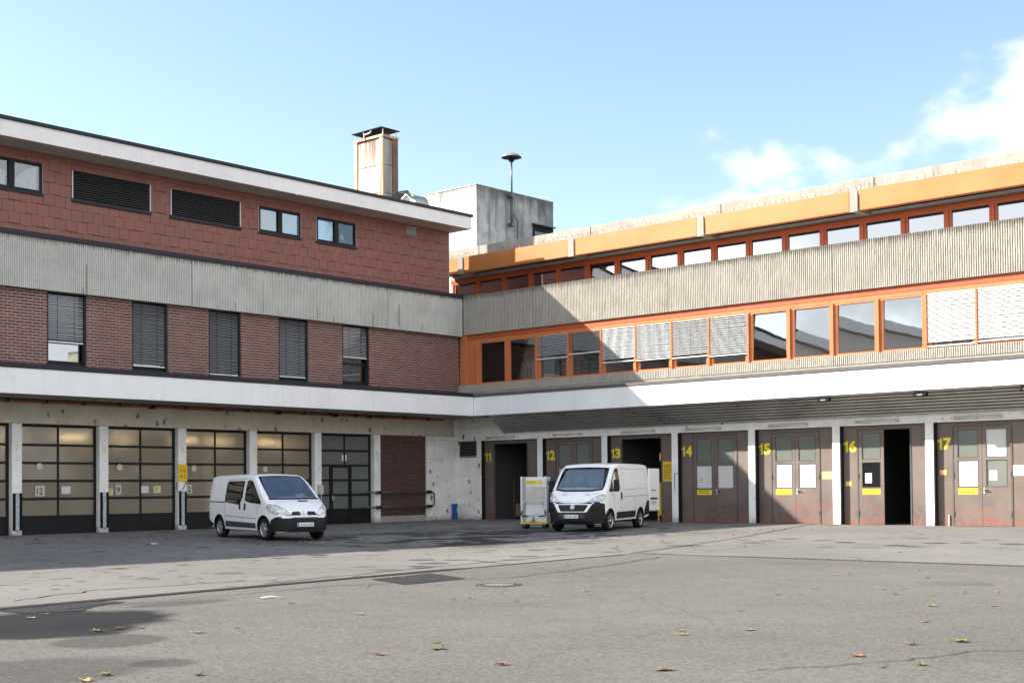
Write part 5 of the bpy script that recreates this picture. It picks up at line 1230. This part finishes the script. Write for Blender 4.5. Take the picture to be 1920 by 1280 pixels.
# --- crew van, parked nose out in front of door 10
def crew_van():
    o = thing('crew_van', 'white crew van with side window and black bumper parked before the glazed dock doors', 'van')
    L = 4.78
    top = [(0, 1.86), (.06, 1.915), (.5, 1.945), (1.6, 1.96), (2.6, 1.955), (3.0, 1.93), (3.12, 1.89), (3.3, 1.78), (3.55, 1.60), (3.8, 1.41), (4.02, 1.235), (4.2, 1.155), (4.4, 1.08), (4.55, .99), (4.66, .86), (4.74, .70), (4.78, .58)]
    bot = [(0, .42), (.1, .34), (.6, .30), (4.2, .28), (4.6, .24), (4.74, .26), (4.78, .36)]
    wid = [(0, .88), (.06, .92), (.3, .945), (3.6, .952), (4.05, .935), (4.3, .90), (4.5, .84), (4.62, .77), (4.72, .66), (4.78, .52)]
    tum = [(.2, .93), (.36, .985), (.55, 1.0), (.95, 1.0), (1.2, .985), (1.55, .925), (1.8, .862), (2.0, .82)]
    rad = [(0, .10), (3.0, .12), (3.3, .10), (4.0, .12), (4.4, .16), (4.78, .1)]
    xs = [0, .03, .06, .15, .3] + lin(.5, 3.0, 18) + lin(3.06, 4.0, 16) + lin(4.06, 4.7, 14) + [4.74, 4.78]
    body, bv = van_body('body', o, top, bot, wid, tum, rad, xs, (.85, 3.95), .415)
    # glass
    decal('windscreen', 'car_glass', o, bv, rpoly([(-.79, 1.225), (-.60, 1.22), (.60, 1.22), (.79, 1.225), (.70, 1.70), (.63, 1.87), (-.63, 1.87), (-.70, 1.70)], .07), 'F', off=.005, depth=.01)
    decal('windscreen_border', 'black_plastic', o, bv, rpoly([(-.82, 1.195), (.82, 1.195), (.79, 1.24), (-.79, 1.24)], .02), 'F', off=.008, depth=.01)
    for s in (-1, 1):
        decal('side_window', 'dark_glass', o, bv, rpoly([(2.72, 1.20), (3.02, 1.14), (3.78, 1.10), (3.72, 1.17), (3.36, 1.48), (3.06, 1.72), (2.88, 1.76), (2.74, 1.74)], .06), s, off=.004, depth=.01)
        decal('window_seal', 'black_plastic', o, bv, rpoly([(2.69, 1.165), (3.02, 1.105), (3.84, 1.07), (3.76, 1.18), (3.38, 1.52), (3.07, 1.755), (2.87, 1.79), (2.71, 1.77)], .07), s, off=.002, depth=.008)
        decal('window_seal', 'black_plastic', o, bv, [(3.40, 1.09), (3.45, 1.09), (3.45, 1.44), (3.40, 1.47)], s, off=.006, depth=.01)
        decal('side_window', 'dark_glass', o, bv, rpoly([(1.36, 1.14), (2.30, 1.08), (2.46, 1.24), (2.48, 1.72), (1.40, 1.72)], .08), s, off=.006, depth=.01)
        decal('window_seal', 'black_plastic', o, bv, rpoly([(1.28, 1.12), (2.36, 1.035), (2.53, 1.24), (2.54, 1.77), (1.31, 1.76)], .07), s, off=.003, depth=.008)
        decal('slide_rail', 'black_plastic', o, bv, [(.12, 1.115), (1.30, 1.10), (1.30, 1.135), (.12, 1.145)], s, off=.004)
        decal('sill_strip', 'grey_plastic', o, bv, [(1.34, .37), (3.46, .35), (3.46, .50), (1.34, .545)], s, off=.012)
        decal('door_handle', 'black_plastic', o, bv, rpoly([(2.36, .90), (2.42, .90), (2.42, 1.10), (2.36, 1.10)], .03), s, off=.03); decal('door_handle', 'black_plastic', o, bv, rpoly([(2.72, .88), (2.78, .88), (2.78, 1.09), (2.72, 1.09)], .03), s, off=.03)
        seam(o, bv, [(2.60, .36), (2.60, 1.80)], s); seam(o, bv, [(1.27, .56), (1.27, 1.79), (2.56, 1.83)], s); seam(o, bv, [(3.60, .60), (3.62, .98), (3.84, 1.08)], s); seam(o, bv, [(1.3, .70), (2.6, .66), (3.5, .64)], s, .02)
        mirror(o, 3.62, s*.86, 1.10, s)
        decal('bumper', 'black_plastic', o, bv, rpoly([(4.33, .27), (4.80, .27), (4.80, .70), (4.55, .695), (4.36, .60)], .03), s, off=.018, depth=.02)
        decal('rear_bumper', 'black_plastic', o, bv, [(-.01, .36), (.38, .34), (.42, .46), (.1, .56), (-.01, .56)], s, off=.012)
        # teardrop headlight on the corner of the wing
        headlight(o, bv, [(4.12, .955), (4.26, 1.06), (4.50, .985), (4.60, .86), (4.60, .78), (4.44, .80), (4.28, .86)], .06, s, .008)
    headlight(o, bv, [(-.80, .82), (-.52, .735), (-.40, .745), (-.50, .86), (-.66, .99), (-.80, 1.04)], .05, 'F', .009); headlight(o, bv, [(.80, .82), (.52, .735), (.40, .745), (.50, .86), (.66, .99), (.80, 1.04)], .05, 'F', .009)
    decal('bumper', 'black_plastic', o, bv, rpoly([(-.88, .27), (.88, .27), (.88, .62), (.82, .655), (.5, .655), (-.5, .655), (-.82, .655), (-.88, .62)], .03), 'F', off=.02, depth=.02)
    decal('bumper_step', 'grey_plastic', o, bv, [(-.46, .625), (.46, .625), (.40, .67), (-.40, .67)], 'F', off=.035, depth=.03)
    for s in (-1, 1):
        g = decal('grille', 'black_plastic', o, bv, rpoly([(s*.10, .735), (s*.42, .735), (s*.36, .84), (s*.13, .845)], .015), 'F', off=.010)
        for k in range(3): decal('grille_bar', 'grey_plastic', g, bv, [(s*.13, .752+k*.028), (s*.38-s*.02*k, .752+k*.028), (s*.38-s*.02*k, .762+k*.028), (s*.13, .762+k*.028)], 'F', off=.018)
    e = decal('emblem', 'rim_silver', o, bv, [(0, .72), (.062, .80), (0, .88), (-.062, .80)], 'F', off=.022); decal('emblem_inset', 'car_white', e, bv, [(0, .765), (.028, .80), (0, .835), (-.028, .80)], 'F', off=.026)
    decal('air_intake', 'black_plastic', o, bv, rpoly([(.02, 1.13), (.34, 1.13), (.34, 1.165), (.02, 1.165)], .012), 'F', off=.006)
    plate(o, bv, .0, .465, 'LÖ·KS 942')
    for y in (.55, -.1): MB().bar((4.02, y, 1.225), (3.78, y-.42, 1.41), .02, .02).build('wiper', 'black_plastic', o)
    sh = MB().add([(3.70, .22, 1.36), (3.70, .52, 1.36), (3.92, .52, 1.23), (3.92, .22, 1.23)], [(0, 1, 2, 3)]).build('dash_paper', 'paper', o)
    MB().box(0.02, 3.6, -.80, .80, .40, .44).build('floor_pan', 'black_plastic', o); cabin(o, 2.3, 3.6, .75, .45, 1.75)
    for (x, s) in ((.85, 1), (.85, -1), (3.95, 1), (3.95, -1)): wheel(o, x, s*.815, .33, .215, 'spoke', .10 if x > 2 else 0)
    # shell is opened behind the glass so that the cabin shows
    return o, body
def open_glass(body, tests):
    bm = bmesh.new(); bm.from_mesh(body.data)
    kill = [f for f in bm.faces if any(t(f.calc_center_median(), f.normal) for t in tests)]
    bmesh.ops.delete(bm, geom=kill, context='FACES'); bm.to_mesh(body.data); bm.free()
cv, cvb = crew_van()
open_glass(cvb, [lambda c, n: 3.1 < c.x < 3.98 and abs(c.y) < .63 and c.z > 1.24 and n.x > .25 and n.z > .2,
                 lambda c, n: 2.82 < c.x < 3.45 and abs(c.y) > .7 and 1.22 < c.z < 1.68-(max(0, c.x-3.05))*.75 and abs(n.y) > .7])
cv.scale = (1.13, 1.09, 1.09); cv.rotation_euler.z = R(-12.5)
hd_ = Vector((math.cos(R(-12.5)), math.sin(R(-12.5)), 0)); fa = Vector((10.42, -18.5, 0)); org = fa-hd_*3.95*1.13
cv.location = (org.x, org.y, gz(9, -18)+.004)

# --- delivery van backed up to door 13, one rear door open
def delivery_van():
    o = thing('delivery_van', 'white panel delivery van with dark bumper backed up to open door thirteen', 'van')
    L = 4.96
    top = [(0, 2.18), (.05, 2.22), (.5, 2.245), (2.2, 2.25), (3.0, 2.235), (3.35, 2.20), (3.55, 2.11), (3.7, 1.98), (3.95, 1.72), (4.2, 1.46), (4.32, 1.355), (4.5, 1.24), (4.68, 1.10), (4.78, 1.0), (4.87, .86), (4.93, .70), (4.96, .55)]
    bot = [(0, .50), (.1, .42), (.7, .36), (4.2, .34), (4.6, .25), (4.85, .24), (4.96, .34)]
    wid = [(0, .985), (.05, 1.01), (.3, 1.02), (3.8, 1.02), (4.3, 1.0), (4.55, .955), (4.75, .88), (4.86, .79), (4.93, .68), (4.96, .55)]
    tum = [(.2, .95), (.45, .985), (.7, 1.0), (1.2, 1.0), (1.5, .985), (1.9, .945), (2.2, .905), (2.3, .88)]
    rad = [(0, .10), (3.0, .14), (3.6, .10), (4.2, .10), (4.6, .16), (4.96, .12)]
    xs = [0, .03, .06, .15, .3] + lin(.5, 3.3, 20) + lin(3.36, 4.3, 18) + lin(4.35, 4.9, 14) + [4.93, 4.96]
    body, bv = van_body('body', o, top, bot, wid, tum, rad, xs, (1.015, 4.01), .43)
    decal('windscreen', 'car_glass', o, bv, rpoly([(-.84, 1.40), (-.5, 1.35), (.5, 1.35), (.84, 1.40), (.76, 1.86), (.68, 2.05), (-.68, 2.05), (-.76, 1.86)], .08), 'F', off=.005, depth=.01)
    decal('windscreen_border', 'black_plastic', o, bv, rpoly([(-.86, 1.36), (-.5, 1.305), (.5, 1.305), (.86, 1.36), (.84, 1.41), (.5, 1.36), (-.5, 1.36), (-.84, 1.41)], .01), 'F', off=.008, depth=.01)
    for s in (-1, 1):
        decal('windscreen_border', 'black_plastic', o, bv, [(s*.83, 1.40), (s*.86, 1.40), (s*.705, 2.06), (s*.68, 2.06)], 'F', off=.007, depth=.008)
        decal('side_window', 'dark_glass', o, bv, rpoly([(3.12, 1.40), (3.50, 1.38), (4.02, 1.33), (3.86, 1.55), (3.62, 1.86), (3.42, 2.02), (3.18, 2.04)], .08), s, off=.004, depth=.01)
        decal('window_seal', 'black_plastic', o, bv, rpoly([(3.08, 1.36), (3.50, 1.335), (4.12, 1.285), (3.90, 1.57), (3.65, 1.89), (3.43, 2.06), (3.14, 2.08)], .08), s, off=.002, depth=.008)
        decal('sill_strip', 'black_plastic', o, bv, [(1.55, .42), (3.42, .40), (3.42, .62), (1.55, .64)], s, off=.014)
        decal('door_handle', 'black_plastic', o, bv, rpoly([(2.94, 1.03), (3.01, 1.03), (3.01, 1.27), (2.94, 1.27)], .03), s, off=.03)
        seam(o, bv, [(2.88, .42), (2.88, 2.12)], s); seam(o, bv, [(3.05, .66), (3.05, 2.10)], s, .008); seam(o, bv, [(.12, 1.16), (2.85, 1.12)], s, .018); seam(o, bv, [(1.5, .62), (1.5, 1.0), (1.75, 1.10)], s); seam(o, bv, [(3.64, .74), (3.70, 1.15), (3.95, 1.30)], s); seam(o, bv, [(.35, 1.40), (2.70, 1.36)], s, .012); seam(o, bv, [(.35, 1.40), (.38, 2.05), (2.72, 2.06), (2.70, 1.36)], s, .010)
        mirror(o, 3.86, s*.97, 1.30, s, .40, .19)
        decal('bumper', 'black_plastic', o, bv, rpoly([(4.40, .27), (4.99, .26), (4.99, .80), (4.86, .92), (4.74, .98), (4.56, .78), (4.45, .62)], .04), s, off=.016, depth=.02)
        decal('rear_guard', 'black_plastic', o, bv, [(-.01, .50), (.62, .44), (.60, .62), (.40, .88), (.30, .97), (-.01, .97)], s, off=.012)
        headlight(o, bv, [(4.36, 1.16), (4.52, 1.24), (4.72, 1.12), (4.80, .98), (4.66, .99), (4.48, 1.08)], .03, s, .008)
        headlight(o, bv, [(s*.92, 1.02), (s*.92, 1.20), (s*.80, 1.17), (s*.56, 1.02), (s*.52, .965), (s*.70, .96)], .03, 'F', .009)
        decal('bumper', 'black_plastic', o, bv, rpoly([(s*.50, .62), (s*.97, .50), (s*.97, .92), (s*.76, .955), (s*.66, .86), (s*.56, .70)], .03), 'F', off=.02, depth=.02)
        decal('fog_recess', 'rubber', o, bv, rpoly([(s*.62, .66), (s*.84, .70), (s*.88, .78), (s*.68, .76)], .02), 'F', off=.024)
    decal('bumper', 'black_plastic', o, bv, rpoly([(-.98, .26), (.98, .26), (.98, .56), (.52, .635), (-.52, .635), (-.98, .56)], .03), 'F', off=.02, depth=.02)
    decal('bumper_step', 'grey_plastic', o, bv, [(-.46, .44), (.46, .44), (.46, .60), (-.46, .60)], 'F', off=.032, depth=.03)
    decal('lower_intake', 'rubber', o, bv, [(-.50, .30), (.50, .30), (.50, .36), (-.50, .36)], 'F', off=.026, depth=.02)
    g = decal('grille', 'black_plastic', o, bv, rpoly([(-.42, .665), (.42, .665), (.54, .86), (.50, .88), (-.50, .88), (-.54, .86)], .03), 'F', off=.008)
    for k in range(3): decal('grille_bar', 'grey_plastic', g, bv, [(-.40-.035*k, .705+k*.055), (.40+.035*k, .705+k*.055), (.41+.035*k, .728+k*.055), (-.41-.035*k, .728+k*.055)], 'F', off=.024)
    decal('emblem', 'headlamp', o, bv, [(.075*math.cos(t), .80+.075*math.sin(t)) for t in [2*math.pi*i/20 for i in range(20)]], 'F', off=.035, depth=.03)
    seam(o, bv, [(-.55, .955), (-.3, .93), (.3, .93), (.55, .955)], 'F', .014)
    plate(o, bv, -.03, .50, 'LÖ·NF 1041')
    for y in (.62, -.12): MB().bar((4.31, y, 1.37), (4.12, y-.55, 1.53), .022, .02).build('wiper', 'black_plastic', o)
    MB().box(3.98, 4.16, -.18, .12, 1.42, 1.46).build('dash_paper', 'paper', o)
    for z in (2.1,): MB().tube([(3.1, 0, 2.24), (3.05, 0, 2.29)], .015, 6).build('aerial', 'black_plastic', o)
    MB().box(.02, 3.9, -.86, .86, .46, .50).build('floor_pan', 'black_plastic', o); cabin(o, 2.75, 4.0, .82, .62, 2.05)
    # left rear door swung fully open
    dr = bpy.data.objects.new('rear_door', None); COL.objects.link(dr); dr.parent = o; dr.location = (.06, .95, 0); dr.rotation_euler.z = R(-6)
    MB().box(-.92, 0, 0, .07, .58, 2.10).build('door_skin', 'car_white', dr, bevel=.03); MB().box(-.90, -.02, -.012, -.001, .62, 2.05).build('door_lining', 'black_plastic', dr)
    MB().box(-.70, -.10, .071, .085, 1.00, 1.06).build('trim_bar', 'black_plastic', dr); MB().box(-.62, -.12, .071, .08, .82, .95).build('plate', 'paper_grey', dr); MB().box(-.6, -.2, .071, .074, 1.30, 1.33).build('lettering', 'grey_plastic', dr)
    MB().box(-.95, .0, -.9, .95, .40, .55).build('rear_step', 'black_plastic', o) if False else MB().box(-.16, .0, -.88, .92, .40, .54).build('rear_step', 'black_plastic', o, bevel=.02)
    for (x, s) in ((1.015, 1), (1.015, -1), (4.01, 1), (4.01, -1)): wheel(o, x, s*.905, .342, .225, 'disc', -.08 if x > 2 else 0)
    return o, body
dv, dvb = delivery_van()
open_glass(dvb, [lambda c, n: 3.56 < c.x < 4.26 and abs(c.y) < .68 and c.z > 1.38 and n.x > .25 and n.z > .2,
                 lambda c, n: 3.16 < c.x < 3.75 and abs(c.y) > .7 and 1.42 < c.z < 2.0-(max(0, c.x-3.4))*.95 and abs(n.y) > .7])
dv.scale = (1.05, 1.05, 1.07); dv.rotation_euler.z = math.atan2(-.955, .293)
hd_ = Vector((.293, -.955, 0)); fa = Vector((14.95, -9.05, 0)); org = fa-hd_*4.01*1.05
dv.location = (org.x, org.y, gz(14.5, -8)+.002)
# ------------------------------------------------------------------ small things in the yard
bt = thing('blue_tub', 'tall blue plastic tub standing in the inner corner', 'tub', (.19, -.48, gz(.2, -.4)))
MB().lathe([(0, 0), (.12, 0), (.135, .02), (.14, .70), (.155, .72), (.155, .76), (.13, .76), (.12, .05), (0, .05)], 20).build('body', 'blue_plastic', bt, smooth=True)
text('print', 'ff', 'paper', bt, TXT_L, (.139, -.02, .36), .2, 0, width=.08)
gr = thing('guard_rail', 'dark steel tube guard rail along the brick infill', 'rail')
for z in (1.34, .67): MB().tube([(.18, -6.15, z), (.18, -2.08, z)], .04, 10).build('tube', 'steel_tube', gr, smooth=True)
MB().tube([(.18, -2.08, 1.34), (.18, -1.95, 1.33), (.18, -1.86, 1.26), (.18, -1.85, 1.15), (.18, -1.85, .86), (.18, -1.86, .75), (.18, -1.95, .68), (.18, -2.08, .67)], .04, 10).build('end_bend', 'steel_tube', gr, smooth=True)
for y in (-5.32, -2.14):
    for z in (1.34, .67): MB().box(.002 if y < -3 else .002, .25, y-.08, y+.08, z-.07, z+.07).build('clamp', 'black_metal', gr, bevel=.01)
# letter trolley next to the delivery van
tz = gz(11.6, -7.6)
def cam_dir(r, f): return Vector((.744*r-.668*f, .668*r+.744*f, 0))
nrm = cam_dir(-.23, -.97); ang = math.atan2(nrm.y, nrm.x)+math.pi/2
tr = thing('mail_trolley', 'tall grey mail trolley with yellow base left of the delivery van', 'trolley', (11.62, -7.76, tz), ang)
w, d, h = 1.0, .75, 1.95
MB().box(-w/2, w/2, -d/2+.03, d/2, .26, h).build('body', 'aluminium', tr, bevel=.012)
for x in (-w/2, w/2-.06): MB().box(x-.005, x+.065, -d/2, -d/2+.06, .24, h+.02).build('corner_post', 'aluminium', tr, bevel=.01)
MB().box(-w/2+.06, -w/2+.20, -d/2+.012, -d/2+.03, .27, h-.02).build('side_strip', 'shelf_metal', tr)
MB().box(-w/2+.08, w/2-.08, -d/2+.002, -d/2+.028, 1.02, 1.06).build('cross_bar', 'lamp_housing', tr); MB().box(-w/2+.2, w/2-.08, -d/2+.008, -d/2+.028, 1.10, 1.58).build('document_pocket', 'lamp_housing', tr)
lb = MB().box(-.30, .32, -d/2-.002, -d/2+.024, 1.70, 1.83).build('label_strip', 'yellow_paint', tr); text('lettering', 'BRIEFE', 'ink', lb, TXT_R, (-.26, -d/2-.004, 1.745), .035, 0, width=.34)
MB().box(-.12, .06, -d/2-.001, -d/2+.02, 1.60, 1.64).build('white_tag', 'paper', tr)
hb = MB().tube([(-.36, -d/2-.02, .96), (.36, -d/2-.02, .96)], .014, 8).build('handle_bar', 'lamp_housing', tr)
for s in (-1, 1):
    MB().tube([(s*.38, -d/2-.03, .95), (s*.36, -d/2-.05, .86), (s*.43, -d/2-.06, .68)], .013, 8).build('tow_arm', 'lamp_housing', tr); MB().tube([(s*.43, -d/2-.06, .68), (s*.48, -d/2-.06, .56), (s*.45, -d/2-.06, .50), (s*.2, -d/2-.06, .48)], .022, 8).build('grip', 'rubber', tr, smooth=True)
    MB().box(s*.33-.025, s*.33+.025, -d/2-.02, -d/2+.0, .93, .98).build('pivot', 'black_metal', tr)
MB().tube([(-.2, -d/2-.06, .48), (0, -d/2-.06, .55), (.2, -d/2-.06, .48)], .014, 8).build('tow_loop', 'lamp_housing', tr)
MB().box(-w/2-.02, w/2+.02, -d/2-.02, d/2+.02, .18, .255).build('base', 'yellow_metal', tr, bevel=.01)
MB().tube([(0, -d/2-.04, .24), (0, -d/2-.06, .46)], .02, 8).tube([(-.12, -d/2-.05, .27), (0, -d/2-.06, .36), (.12, -d/2-.05, .27)], .012, 6).build('brake_lever', 'steel_tube', tr)
MB().tube([(w/2+.02, -d/2+.2, 1.8), (w/2+.06, -d/2+.3, 1.6), (w/2+.05, -d/2+.25, 1.1), (w/2+.06, -d/2+.2, .6)], .025, 6).build('side_strap', 'rubber', tr)
for x in (-w/2+.12, w/2-.12):
    for y in (-d/2+.12, d/2-.12):
        c_ = MB().lathe([(0, -.025), (.075, -.025), (.09, 0), (.075, .025), (0, .025)], 16, Matrix.Translation((x, y, .09)) @ Matrix.Rotation(R(90), 4, 'X')).build('castor', 'rubber', tr); MB().box(x-.03, x+.03, y-.035, y+.035, .1, .18).build('fork', 'steel_tube', c_)

# fallen leaves: each blade lobed and curled, in its own place
def leaf_mesh(seed, size):
    """a lobed maple-like blade, lightly curled, with a stalk"""
    rn = random.Random(seed); n = 30; b = MB(); fold = rn.uniform(.10, .42); cup = rn.uniform(-.12, .25); tip = rn.uniform(0, .5)
    lob = [(0, 1.0), (.95, .86), (-.95, .86), (1.9, .62), (-1.9, .62)]; ring = []
    for i in range(n):
        t = -math.pi+2*math.pi*i/n; r = .34
        for (a, k) in lob: d = abs((t-a+math.pi) % (2*math.pi)-math.pi); r = max(r, k*(1-min(1, d/.62)**.8*.62))
        r *= size*rn.uniform(.9, 1.08); ring.append((r*math.cos(t), r*math.sin(t)*.92))
    def zf(x, y): u, w = x/size, y/size; return size*(.03+fold*abs(w)**1.3+cup*u*u+tip*max(0, u-.45)**2*1.4)
    b.v = [(0, 0, .004)] + [(x*.55, y*.55, max(.003, zf(x*.55, y*.55))) for x, y in ring] + [(x, y, max(.002, zf(x, y)+rn.uniform(-.03, .03)*size)) for x, y in ring]
    for i in range(n):
        j = (i+1) % n; b.f += [(0, 1+i, 1+j), (1+i, 1+n+i, 1+n+j, 1+j)]
    b.tube([(0, 0, .006), (-size*.6, rn.uniform(-.02, .02), .008), (-size*1.05, rn.uniform(-.05, .05), .02)], .0035, 4)
    return b
LEAF = [(28.38, -37.13, 'green', 1.1), (27.98, -36.71, 'tan', 0.7), (23.32, -33.78, 'yellow', 0.9), (34.11, -39.7, 'yellow', 1.1), (30.55, -37.46, 'green', 1.1), (33.91, -39.36, 'green', 1.0), (30.48, -37.15, 'dark', 1.0), (30.59, -36.91, 'brown', 1.0),
    (31.59, -36.81, 'yellow', 1.0), (34.56, -38.84, 'dark', 0.9), (31.52, -36.2, 'brown', 0.6), (29.43, -33.71, 'brown', 0.8), (31.46, -34.18, 'green', 1.0), (27.78, -30.75, 'tan', 0.7), (34.77, -36.85, 'brown', 1.1), (26.61, -29.18, 'green', 0.8),
    (26.73, -28.93, 'tan', 0.8), (23.3, -24.71, 'yellow', 0.9), (34.51, -35.8, 'brown', 0.6), (34.88, -36.16, 'green', 1.5), (22.61, -23.57, 'yellow', 0.8), (30.81, -31.8, 'brown', 0.6), (30.92, -31.5, 'tan', 0.9), (22.79, -22.32, 'yellow', 0.7),
    (36.22, -36.66, 'brown', 1.0), (23.21, -22.05, 'yellow', 0.8), (29.3, -27.8, 'yellow', 0.6), (29.64, -28.05, 'yellow', 0.9), (26.94, -24.44, 'tan', 0.7), (31.49, -29.47, 'yellow', 0.9), (31.84, -29.86, 'tan', 0.8), (24.32, -18.57, 'yellow', 0.6),
    (22.54, -15.5, 'yellow', 0.7), (37.61, -36.03, 'tan', 1.1), (37.65, -35.99, 'brown', 0.9), (35.92, -33.27, 'brown', 0.6), (36.15, -33.58, 'yellow', 0.9), (32.19, -26.56, 'green', 0.8), (35.13, -30.78, 'brown', 0.7), (36.48, -32.7, 'yellow', 1.1),
    (34.21, -28.26, 'brown', 0.9), (27.39, -16.09, 'yellow', 0.9), (34.37, -27.9, 'tan', 0.7), (34.09, -26.94, 'green', 0.8), (30.39, -19.8, 'tan', 0.6), (32.87, -23.96, 'yellow', 0.9), (32.95, -23.54, 'brown', 0.6), (38.52, -34.07, 'brown', 1.2),
    (32.15, -21.37, 'green', 0.8), (34.95, -26.32, 'yellow', 1.0), (39.07, -34.65, 'brown', 0.6), (35.56, -27.16, 'tan', 0.8), (30.24, -15.9, 'green', 0.8), (35.25, -26.24, 'brown', 0.7), (38.5, -32.88, 'tan', 1.0), (33.43, -21.72, 'tan', 0.8),
    (39.25, -34.27, 'yellow', 1.0), (37.65, -30.69, 'tan', 1.0), (34.48, -23.69, 'brown', 0.8), (36.82, -28.66, 'green', 1.2), (36.09, -27.02, 'tan', 0.7), (32.78, -19.41, 'yellow', 0.6), (31.75, -16.62, 'tan', 0.8), (38.79, -32.36, 'green', 1.4),
    (36.26, -26.28, 'tan', 0.9), (33.93, -20.38, 'tan', 0.8), (37.48, -28.17, 'tan', 0.9), (36.65, -26.0, 'brown', 0.7)]   # x, y, colour, size; in order from left to right as seen
ORD = ['first', 'second', 'third', 'fourth', 'fifth', 'sixth', 'seventh', 'eighth', 'ninth', 'tenth', 'eleventh', 'twelfth', 'thirteenth', 'fourteenth', 'fifteenth', 'sixteenth', 'seventeenth', 'eighteenth', 'nineteenth', 'twentieth', 'twenty-first', 'twenty-second']
cnt = {}
for i, (x, y, colr, s) in enumerate(LEAF):
    z = gz(x, y)+.005; k = cnt.get(colr, 0); cnt[colr] = k+1
    word = {'dark': 'dark brown', 'tan': 'tan', 'yellow': 'yellow', 'green': 'green', 'brown': 'reddish brown'}[colr]
    o = leaf_mesh(100+i, .104*s).build('fallen_leaf', 'leaf_'+colr, None, smooth=True)
    o.location = (x, y, z); o.rotation_euler.z = random.uniform(0, 6.28)
    tag(o, '%s fallen leaf on the asphalt, %s of the %s leaves from the left' % (word, ORD[k], word), 'leaf', 'fallen leaves on the yard')
# leaf litter and bits of paper along the foot of the left wing: nobody could count it
b = MB(); rn = random.Random(5)
for i in range(420):
    if i < 250: x, y = rn.uniform(.5, 9)**1.0, rn.uniform(-30, -9)
    elif i < 330: x, y = rn.gauss(12.6, .8), rn.gauss(-19.6, .8)
    else: x, y = rn.uniform(2, 24), rn.uniform(-18, -1)
    z = gz(x, y)+.008; r = rn.uniform(.02, .075); a = rn.uniform(0, 6.28)
    b.add([(x+r*math.cos(a+q)*rn.uniform(.6, 1.2), y+r*math.sin(a+q)*rn.uniform(.6, 1.2), z+rn.uniform(0, .03)) for q in (0, 1.3, 2.6, 3.9, 5.1)], [(0, 1, 2, 3, 4)])
lt = struct(b.build('leaf_litter', 'leaf_tan', None), 'stuff'); lt['label'] = 'small dry leaf litter scattered near the dock doors'; lt['category'] = 'leaf litter'
for i, (x, y, w, h, nm) in enumerate(((9.55, -23.18, .34, .22, 'lilac paper scrap on the asphalt in front of the door beside pillar 8'), (28.46, -33.3, .34, .04, 'white paper strip on the asphalt below the drain'), (18.31, -12.7, .18, .12, 'small white scrap on the shaded ground before the delivery van'))):
    z = gz(x, y)+.005; o = thing('paper_scrap', nm, 'litter', (x, y, z+.01), random.uniform(0, 3) if i != 1 else R(42)); bb = MB(); bb.add([(-w/2, -h/2, 0), (0, -h/2, .02), (w/2, -h/2, .005), (w/2, h/2, .0), (0, h/2, .03), (-w/2, h/2, .01)], [(0, 1, 4, 5), (1, 2, 3, 4)]); bb.build('sheet', 'paper_lilac' if i == 0 else 'paper_grey', o)
